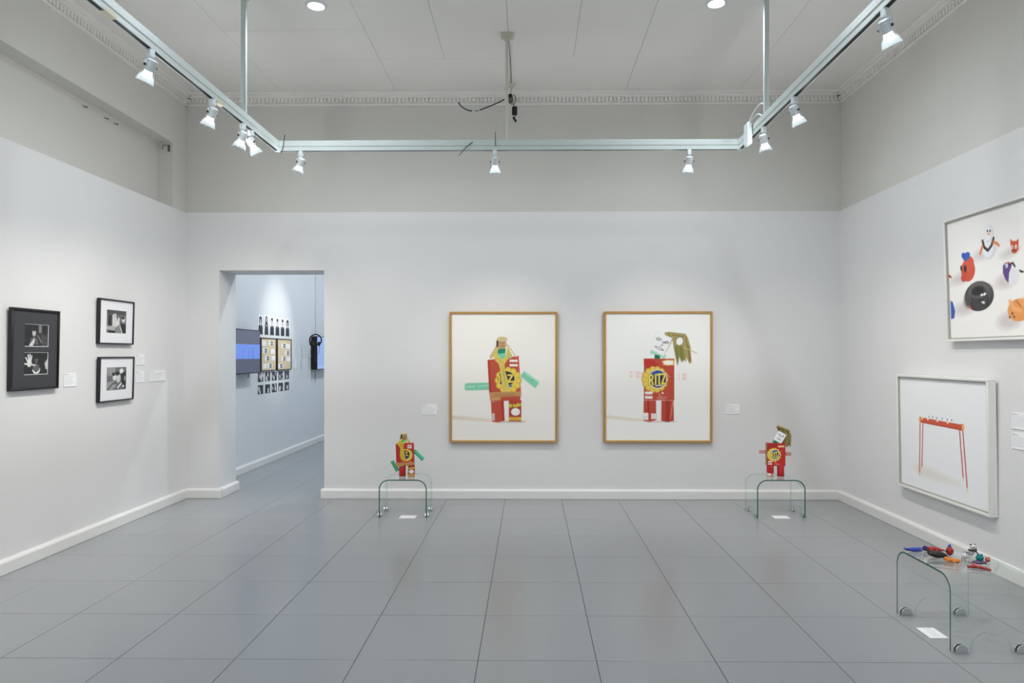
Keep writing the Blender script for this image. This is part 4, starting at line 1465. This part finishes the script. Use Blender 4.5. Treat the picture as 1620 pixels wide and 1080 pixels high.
def animal(name, label, x, y, rz, parts):
    t = thing(name, label, 'clay figure', (x, y, ZT), (0, 0, R(rz)), 'clay animals on the glass bench')
    for pname, m, items in parts:
        b = NB()
        for it in items:
            if it[0] == 'b':
                blob(b, it[1], it[2], rot=it[3] if len(it) > 3 else (0, 0, 0), lump=it[4] if len(it) > 4 else 0.05, seed=len(pname) + int(abs(x) * 1000))
            else:
                tube(b, smooth_path(it[1], 5), it[2] if not isinstance(it[2], tuple) else list(np.interp(np.linspace(0, 1, 5 * (len(it[1]) - 1) + 1), np.linspace(0, 1, len(it[2])), it[2])), 9)
        low = min(v.co.z for v in b.verts)
        obj(pname, b, m, t)
    # settle the figure on the glass
    z = min((c.matrix_local @ v.co).z for c in t.children for v in c.data.vertices)
    t.location.z = ZT - z + 0.0003


C_BLUE, C_RED, C_PURP = clay('blue', (52, 76, 170)), clay('red', (186, 52, 54)), clay('purple', (76, 54, 104))
C_BLK, C_ORG, C_WHT = clay('black', (44, 40, 40)), clay('orange', (232, 138, 56)), clay('white', (226, 226, 224))
C_TEAL, C_LILAC, C_ROSE, C_CORAL = clay('teal', (22, 134, 136)), clay('lilac', (116, 96, 128)), clay('rose', (196, 104, 100)), clay('coral', (206, 92, 70))

animal('clay_whale', 'long flat blue clay whale lying on the glass bench', 2.242, 4.062, -3, [
    ('body', C_BLUE, [('b', (0.006, 0, 0.013), (0.044, 0.018, 0.013)), ('b', (0.03, 0, 0.014), (0.02, 0.017, 0.013))]),
    ('tail', C_BLUE, [('t', [(-0.03, 0, 0.012), (-0.045, 0.002, 0.016), (-0.054, 0.004, 0.02)], (0.009, 0.007, 0.004)), ('b', (-0.05, 0.0, 0.019), (0.008, 0.014, 0.004))]),
    ('eye', C_WHT, [('b', (0.034, -0.0165, 0.017), (0.003, 0.002, 0.003))])])
animal('clay_lizard', 'red clay lizard with a purple head lying on the glass bench', 2.352, 4.068, -8, [
    ('body', C_RED, [('b', (0.0, 0, 0.014), (0.034, 0.017, 0.014)), ('t', [(0.02, 0, 0.012), (0.045, 0.0, 0.009), (0.066, 0.003, 0.008)], (0.012, 0.007, 0.003))]),
    ('head', C_PURP, [('b', (-0.036, 0, 0.016), (0.017, 0.015, 0.014)), ('b', (-0.044, -0.004, 0.026), (0.007, 0.006, 0.006))]),
    ('leg', C_RED, [('t', [(-0.01, -0.01, 0.012), (-0.014, -0.024, 0.006)], 0.006)]),
    ('leg', C_RED, [('t', [(0.014, -0.01, 0.012), (0.018, -0.024, 0.006)], 0.006)])])
animal('clay_bird', 'upright red clay bird wearing a small blue cap', 2.402, 3.988, 0, [
    ('body', C_RED, [('b', (0, 0, 0.024), (0.0205, 0.02, 0.025)), ('b', (0, 0.0, 0.036), (0.015, 0.015, 0.016))]),
    ('cap', C_BLUE, [('b', (0, 0, 0.053), (0.0095, 0.0095, 0.006)), ('b', (0.002, 0, 0.059), (0.005, 0.005, 0.005))]),
    ('wing', C_BLK, [('b', (-0.019, -0.006, 0.028), (0.003, 0.007, 0.009))]),
    ('eye', C_BLK, [('b', (0.004, -0.0195, 0.034), (0.002, 0.002, 0.003))])])
animal('clay_bear', 'curled black clay bear lying next to the orange figure', 2.306, 3.942, -16, [
    ('body', C_BLK, [('b', (0, 0, 0.019), (0.044, 0.024, 0.019)), ('b', (0.026, 0, 0.015), (0.028, 0.018, 0.014))]),
    ('head', C_BLK, [('b', (-0.034, 0.0, 0.024), (0.017, 0.016, 0.014)), ('b', (-0.046, 0.006, 0.036), (0.009, 0.007, 0.006))]),
    ('paw', C_ORG, [('b', (0.049, -0.004, 0.010), (0.006, 0.006, 0.005))]),
    ('eye', C_WHT, [('b', (-0.038, -0.015, 0.028), (0.002, 0.0015, 0.002))])])
animal('clay_dog', 'orange clay dog lying stretched out on the glass bench', 2.334, 3.852, -42, [
    ('body', C_ORG, [('b', (0, 0, 0.013), (0.028, 0.014, 0.013)), ('b', (0.024, 0, 0.013), (0.015, 0.014, 0.013))]),
    ('head', C_ORG, [('b', (-0.028, 0, 0.016), (0.012, 0.011, 0.011))]),
    ('leg', C_ORG, [('t', [(0.02, -0.008, 0.01), (0.008, -0.018, 0.006)], 0.006)]),
    ('leg', C_ORG, [('t', [(-0.012, -0.008, 0.01), (-0.026, -0.016, 0.006)], 0.006)]),
    ('nose', C_BLK, [('b', (-0.039, -0.004, 0.017), (0.003, 0.003, 0.003))])])
animal('clay_penguin', 'round white clay penguin chick with a purple back', 2.45, 3.92, 0, [
    ('body', C_WHT, [('b', (-0.003, -0.003, 0.0175), (0.0175, 0.0175, 0.0175))]),
    ('back', C_PURP, [('b', (0.005, 0.006, 0.0215), (0.0165, 0.0155, 0.0165))]),
    ('eye', C_BLUE, [('b', (-0.002, -0.015, 0.032), (0.003, 0.002, 0.003))])])
animal('clay_panda', 'white clay panda with black collar and rosy arm', 2.528, 3.99, 0, [
    ('body', C_WHT, [('b', (-0.002, 0, 0.018), (0.019, 0.017, 0.019))]),
    ('head', C_WHT, [('b', (0.01, 0, 0.046), (0.019, 0.016, 0.014))]),
    ('collar', C_BLK, [('t', [(-0.026, -0.01, 0.034), (-0.006, -0.018, 0.031), (0.014, -0.017, 0.030), (0.024, -0.004, 0.032)], 0.005)]),
    ('arm', C_ROSE, [('t', [(0.012, -0.016, 0.028), (0.02, -0.02, 0.018), (0.026, -0.018, 0.010)], 0.0045)]),
    ('ear', C_BLK, [('b', (-0.003, 0, 0.058), (0.005, 0.004, 0.005))]),
    ('ear', C_BLK, [('b', (0.018, 0, 0.059), (0.005, 0.004, 0.005))]),
    ('eye', C_BLK, [('b', (0.004, -0.0155, 0.049), (0.002, 0.002, 0.003))])])
animal('clay_frog', 'teal clay frog head sitting on a lilac clay ring', 2.466, 3.826, -14, [
    ('body', C_LILAC, [('b', (0, 0, 0.011), (0.032, 0.022, 0.011)), ('t', [(0.02, 0, 0.01), (0.034, -0.006, 0.009)], 0.008), ('t', [(-0.02, 0, 0.01), (-0.032, -0.01, 0.009)], 0.008)]),
    ('head', C_TEAL, [('b', (0.002, 0, 0.034), (0.021, 0.019, 0.018))]),
    ('eye', C_TEAL, [('b', (-0.006, -0.006, 0.052), (0.006, 0.006, 0.006))]),
    ('eye', C_TEAL, [('b', (0.010, -0.006, 0.052), (0.006, 0.006, 0.006))])])
animal('clay_starfish', 'dull red clay starfish with three long arms on the bench', 2.412, 3.75, 0, [
    ('body', C_ROSE, [('b', (0, 0, 0.009), (0.014, 0.013, 0.009))]),
    ('arm', clay('brick', (172, 62, 60)), [('t', [(0, 0, 0.008), (-0.028, 0.004, 0.008), (-0.052, 0.006, 0.007)], (0.008, 0.008, 0.006))]),
    ('arm', clay('brick', (172, 62, 60)), [('t', [(0, 0, 0.008), (0.018, -0.03, 0.008), (0.03, -0.055, 0.007)], (0.008, 0.008, 0.006))]),
    ('arm', C_ROSE, [('t', [(0, 0, 0.008), (-0.004, 0.02, 0.010), (-0.008, 0.036, 0.010)], (0.008, 0.009, 0.007))])])
animal('clay_cat', 'small coral-red clay cat sitting behind the teal frog', 2.536, 3.862, 0, [
    ('body', C_CORAL, [('b', (0, 0, 0.0125), (0.0135, 0.011, 0.0125))]),
    ('ear', C_CORAL, [('b', (-0.009, 0, 0.024), (0.0035, 0.003, 0.006))]),
    ('ear', C_CORAL, [('b', (0.009, 0, 0.024), (0.0035, 0.003, 0.006))]),
    ('eye', C_WHT, [('b', (-0.004, -0.0105, 0.016), (0.0025, 0.0015, 0.0025))]),
    ('eye', C_WHT, [('b', (0.005, -0.0105, 0.016), (0.0025, 0.0015, 0.0025))])])

# ------------------------------------------------------------------ things in the next room
# wide screen on a wall arm
tv = thing('wall_screen', 'black-edged television showing a blue band, on wall beyond the doorway', 'screen', (XNW, 8.72, 1.30), (0, 0, RZ_LEFT))
b = NB()
bx(b, -0.48, 0.472, -0.130, -0.085, 0.0, 0.565, 0.004)
obj('case', b, M_BLACKP, tv)
b = NB()
bx(b, -0.15, 0.15, -0.086, -0.002, 0.18, 0.38, 0.006)
bx(b, -0.20, 0.20, -0.02, -0.001, 0.14, 0.42, 0.004)
obj('wall_mount', b, M_BLACKP, tv)
c = Canvas(0, 0, 94, 55, 160, (62, 66, 84))
c.rect(0, 18, 94, 37, (96, 130, 214))
c.rect(0, 0, 94, 18, (78, 80, 100)); c.rect(0, 37, 94, 55, (62, 64, 86))
for x, h0 in ((58, 23), (68, 22), (72, 23), (40, 24)):
    c.stroke([(x, h0), (x, 36.8)], 0.8, (52, 58, 110))
c.build('display', flat(-0.47, 0.462, 0.012, 0.553, -0.1306), tv, M_SCREEN)
b = NB()
tube(b, smooth_path([(0.20, -0.09, 0.01), (0.22, -0.07, -0.05), (0.27, -0.05, -0.06), (0.31, -0.04, -0.03), (0.30, -0.03, 0.03)]), 0.004, 6)
obj('cable', b, M_BLACKP, tv)

# smaller screen with headphones
sc = thing('wall_screen', 'smaller thick black screen with pale text next to the headphones', 'screen', (XNW, 12.02, 1.285), (0, 0, RZ_LEFT))
b = NB()
bx(b, -0.30, 0.42, -0.115, -0.02, 0.0, 0.57, 0.004)
bx(b, -0.1, 0.2, -0.03, -0.001, 0.15, 0.4)
obj('case', b, M_BLACKP, sc)
c = Canvas(0, 0, 72, 57, 120, (150, 172, 226))
for k in range(12):
    c.lines(4, 5 + 4 * k, 66, 1, 1, 1.1, (92, 108, 164), seed=k)
c.build('display', flat(-0.292, 0.412, 0.012, 0.558, -0.1156), sc, M_SCREEN)
b = NB()
for q in (1, -1):
    tube(b, smooth_path([(-0.24 + q * 0.012 * math.sin(k * 1.5), -0.06, 0.01 - 0.025 * k) for k in range(10)], 4), 0.003, 6)
obj('cable', b, M_DKMETAL, sc)

hp = thing('headphones', 'black over-ear headphones hanging on a wire beyond the doorway', 'headphones', (-3.52, 11.32, 1.69))
b = NB()
arc = [(0.098 * math.cos(a), 0, 0.085 + 0.098 * math.sin(a)) for a in np.linspace(-0.55, math.pi + 0.55, 25)]
tube(b, arc, 0.011, 10)
obj('headband', b, M_BLACKP, hp)
for q in (-1, 1):
    b = NB()
    lathe(b, [(0.030, 0.0), (0.038, 0.008), (0.038, 0.022), (0.028, 0.034)], (q * 0.082, 0, 0.022), (-q * 0.86, -0.25, 0.35), n=22)
    cup = obj('ear_cup', b, M_BLACKP, hp)
    b = NB()
    lathe(b, [(0.022, 0.030), (0.036, 0.033), (0.036, 0.046), (0.02, 0.049)], (q * 0.082, 0, 0.022), (-q * 0.86, -0.25, 0.35), n=22)
    obj('ear_pad', b, mat('soft_black_foam', (36, 36, 40), 0.8), cup)
b = NB()
tube(b, smooth_path([(0.07, 0, 0.0), (0.05, 0, -0.12), (0.0, -0.01, -0.2), (-0.08, 0.3, -0.26)]), 0.003, 6)
obj('cord', b, M_BLACKP, hp)
b = NB()
tube(b, [(-3.52, 11.32, 1.872), (-3.52, 11.32, 3.0), (-3.52, 11.32, CEIL)], 0.0035, 6)
tag(obj('hanging_wire', b, M_DKMETAL), 'thin wire dropping from the ceiling to the headphones', 'wire')
# six portraits in a row
for k in range(6):
    w, h = 0.19, 0.27 + (0.012 if k == 1 else 0)
    t = thing('portrait_print', ['portrait print of figure in dark top, closest to the television', 'portrait print of tall hooded figure in dark robe', 'portrait print between the hooded figure and the print above the frame gap', 'portrait print fourth along from the television side', 'portrait print of short-haired figure between two others beyond doorway', 'portrait print of long-haired figure at the far end of the row'][k], 'photo', (XNW, 9.53 + k * 0.213, 1.822), (0, 0, RZ_LEFT), 'portrait prints in a row')
    b = NB()
    bx(b, -w / 2, w / 2, -0.003, -0.0004, 0, h)
    obj('paper', b, M_PAPER, t)
    c = Canvas(0, 0, 19, 27, 70, (232, 233, 236))
    dk, skin = (40, 42, 54), (190, 188, 190)
    if k == 1:
        c.ell(9.5, 8, 4.6, 7, dk); c.poly([(2, 27), (4, 12), (9.5, 9), (15, 12), (17, 27)], dk); c.ell(9.5, 6.6, 2.2, 2.8, skin); c.poly([(7.4, 13), (11.6, 13), (9.5, 17)], skin)
    else:
        c.poly([(1.5, 27), (2, 16), (6, 12.6), (13, 12.6), (17, 16), (17.5, 27)], dk)
        c.ell(9.5, 4.8, 4.1, 3.2, dk); c.ell(9.5, 7.6, 3.4, 4.6, skin); c.rect(7.6, 10, 11.4, 13.6, skin)
        c.ell(9.5, 3.8, 3.6, 2.0, dk)
        if k in (0, 5):
            c.ell(5.8, 7.5, 1.4, 5, dk); c.ell(13.2, 7.5, 1.4, 5, dk)
        c.poly([(8, 12.4), (11, 12.4), (9.5, 16)], (225, 225, 228))
        c.ell(8.5, 7.2, 0.5, 0.35, (50, 48, 50)); c.ell(10.6, 7.2, 0.5, 0.35, (50, 48, 50)); c.stroke([(8.7, 9.8), (10.3, 9.8)], 0.5, (110, 90, 90))
    c.build('portrait', flat(-w / 2 + 0.002, w / 2 - 0.002, 0.001, h - 0.002, -0.0034), t, M_INK)

# two framed boards with pinned cards
for y0, w, label, spots in ((9.78, 0.57, 'framed cork board of pinned cards closest to the television', ((0.5, 2.5, 1), (11, 2, 2), (2, 13, 2), (14, 14, 1), (5, 24, 2), (15, 24, 1), (2, 35, 1), (9, 35, 2))),
                            (10.41, 0.60, 'framed cork board of pinned cards beside the small wall label', ((6, 5, 2), (14, 6, 1), (12, 16, 2), (6, 25, 2), (15, 26, 1), (1, 36, 2)))):
    t = picture('card_board', label, 'framed board', (XNW, y0, 1.312), RZ_LEFT, w, 0.468, 0.011, 0.03, M_BFRAME, 0.0, 0.01, back=M_CORK)
    for x, y, k in spots:
        s = (w - 0.03) / 22.0
        xx, zz = -w / 2 + 0.018 + x * s, 0.45 - y * 0.0098
        cw, ch = (7.5 if k == 2 else 6.0) * s, 0.072
        b = NB()
        bx(b, xx, min(xx + cw, w / 2 - 0.014), -0.0225, -0.0205, zz - ch, zz, 0.0004)
        card = obj('pinned_card', b, M_PAPER, t)
        if k == 2:
            b = NB()
            pw = 3.1 * s
            bx(b, xx + cw * 0.4, xx + cw * 0.4 + pw, -0.0236, -0.0224, zz - ch + 0.008, zz - 0.008)
            pm = obj('photo', b, mat('dark_snapshot', (58, 56, 62), 0.5, vary=0.4, scale=90), card)
            b = NB()
            blob(b, (xx + cw * 0.4 + pw * 0.45, -0.0238, zz - ch * 0.5), (pw * 0.22, 0.0006, 0.016), seg=10, rings=6)
            obj('snapshot_subject', b, mat('snapshot_light', (210, 208, 206), 0.5), pm)

# ten small dark prints in two rows
k = 0
for rw in range(2):
    for cl in range(5):
        w, h = 0.19, 0.128
        t = thing('small_print', 'small dark print in the %s row, %s from the television side' % (('upper', 'lower')[rw], ('first', 'second', 'third', 'fourth', 'fifth')[cl]), 'photo', (XNW, 9.53 + cl * 0.258, 1.166 if rw == 0 else 0.995), (0, 0, RZ_LEFT), 'small dark prints in two rows')
        b = NB()
        bx(b, -w / 2, w / 2, -0.003, -0.0004, 0, h)
        obj('paper', b, M_PAPER, t)
        rnd = random.Random(40 + k)
        c = Canvas(0, 0, 19, 13, 50, (44, 46, 58))
        for q in range(5):
            g = rnd.choice((70, 90, 150, 210, 225))
            c.ell(rnd.uniform(3, 16), rnd.uniform(2, 12), rnd.uniform(1, 2.6), rnd.uniform(1.5, 4.5), (g, g, g + 6), rnd.uniform(-40, 40), soft=0.8)
        c.ell(rnd.uniform(4, 15), rnd.uniform(8, 12), 2.2, 3.4, (216, 214, 212), soft=0.8)
        c.build('picture', flat(-w / 2 + 0.001, w / 2 - 0.001, 0.001, h - 0.001, -0.0034), t, M_INK)
        k += 1
wall_label('small caption card on wall beyond the doorway beside the cork boards', (XNW, 10.93, 1.325), RZ_LEFT, 0.15, 0.115)
sw = thing('wall_switch', 'small white switch plate on wall beyond the doorway', 'switch', (XNW, 11.66, 1.478), (0, 0, RZ_LEFT))
b = NB()
bx(b, -0.04, 0.04, -0.009, -0.0002, 0, 0.088, 0.002)
obj('plate', b, M_LAMPW, sw)
b = NB()
bx(b, -0.016, 0.016, -0.013, -0.008, 0.026, 0.062, 0.001)
obj('rocker', b, M_PAPER, sw)

# ------------------------------------------------------------------ ceiling clutter
hb = thing('hanging_adapter', 'black adapter block and coiled lead hanging from ceiling near hanging pole', 'cable box', (-0.165, 7.2, 3.97))
b = NB()
lathe(b, [(0.05, CEIL - 0.001 - 3.97), (0.05, CEIL - 0.012 - 3.97), (0.03, CEIL - 0.03 - 3.97)], (-0.03, 0, 0), n=22)
obj('ceiling_rose', b, M_BEIGE, hb)
b = NB()
lathe(b, [(0.008, 0.25), (0.008, 0.36)], (-0.03, 0, 0), n=10)
obj('stem', b, M_BEIGE, hb)
b = NB()
lathe(b, [(0.022, -0.06), (0.03, -0.045), (0.03, 0.02), (0.018, 0.03)], (-0.035, -0.01, 0.225), (0.05, 0.9, -0.3), n=20)
sok = obj('socket', b, M_DKMETAL, hb)
b = NB()
lathe(b, [(0.024, -0.064), (0.024, -0.058)], (-0.035, -0.01, 0.225), (0.05, 0.9, -0.3), n=20)
obj('socket_face', b, M_BLACKP, sok)
b = NB()
tube(b, smooth_path([(-0.02 + 0.042 * math.cos(a), -0.02, 0.225 + 0.05 * math.sin(a)) for a in np.linspace(1.2, -2.6, 12)], 3), 0.005, 7)
tube(b, smooth_path([(-0.02, -0.02, 0.18), (0.0, -0.01, 0.17), (0.01, 0, 0.15)]), 0.005, 7)
obj('coiled_lead', b, M_DKMETAL, hb)
b = NB()
bx(b, -0.02, 0.034, -0.022, 0.022, 0.07, 0.155, 0.006)
obj('adapter_block', b, M_BLACKP, hb)
b = NB()
tube(b, smooth_path([(-0.008, 0, 0.072), (-0.004, 0, 0.05), (0.0, 0, 0.035)]), 0.004, 7)
tube(b, smooth_path([(0.02, 0, 0.072), (0.012, 0, 0.05), (0.004, 0, 0.03)]), 0.004, 7)
tube(b, smooth_path([(-0.006, 0, 0.045), (0.008, 0, 0.022), (0.024, 0, 0.0)]), 0.012, 8)
obj('plug', b, M_BLACKP, hb)
b = NB()
tube(b, smooth_path([(-0.262, 7.2, 4.203), (-0.33, 7.19, 4.165), (-0.45, 7.19, 4.115), (-0.55, 7.2, 4.085), (-0.64, 7.2, 4.09), (-0.71, 7.2, 4.13), (-0.745, 7.2, 4.175)], 8), 0.006, 8)
lc = thing('loose_cable', 'loose black cable drooping in the air beside the hanging pole', 'cable', (-0.5, 7.2, 4.085))
for v in b.verts:
    v.co -= Vector((-0.5, 7.2, 4.085))
obj('lead', b, M_BLACKP, lc)
b = NB()
tube(b, [Vector(p) - Vector((-0.5, 7.2, 4.085)) for p in ((-0.52, 7.198, 4.09), (-0.58, 7.2, 4.084), (-0.6, 7.2, 4.084))], 0.0075, 8)
obj('tape_wrap', b, M_PAPER, lc)
b = NB()
tube(b, smooth_path([(-0.19, 6.06, CEIL - 0.03), (-0.185, 6.5, CEIL - 0.006), (-0.19, 7.0, CEIL - 0.006), (-0.195, 7.19, CEIL - 0.006)], 6), 0.004, 6)
tag(obj('ceiling_flex', b, M_DKMETAL), 'thin grey flex running along ceiling from pole plate to adapter', 'cable')

# rusty hook in the niche corner
hk = thing('wall_hook', 'small dark metal hook in the corner of the left niche', 'hook', (XL - 0.05, 7.163, 3.66))
b = NB()
bx(b, -0.012, 0.012, -0.004, 0.0, 0.0, 0.07, 0.001)
obj('hook_plate', b, M_DKMETAL, hk)
b = NB()
tube(b, smooth_path([(0, -0.002, 0.06), (-0.02, -0.02, 0.06), (-0.04, -0.04, 0.055), (-0.044, -0.043, 0.03), (-0.048, -0.04, 0.015), (-0.054, -0.04, 0.022)]), 0.004, 7)
obj('hook_arm', b, M_DKMETAL, hk)
for y, lab in ((5.95, 'first rusty nail stub beneath the left beam away from the hook'), (6.25, 'second rusty nail stub beneath the left beam'), (6.4, 'rusty nail stub beneath the left beam closest to the hook')):
    b = NB()
    lathe(b, [(0.004, 0.0), (0.004, 0.03), (0.009, 0.031), (0.009, 0.035)], (XL - 0.166, y, NZ - 0.05), (1, 0.2, -0.3), n=8)
    tag(obj('rusty_nail', b, M_RUST), lab, 'nail', 'nail stubs in the niche')
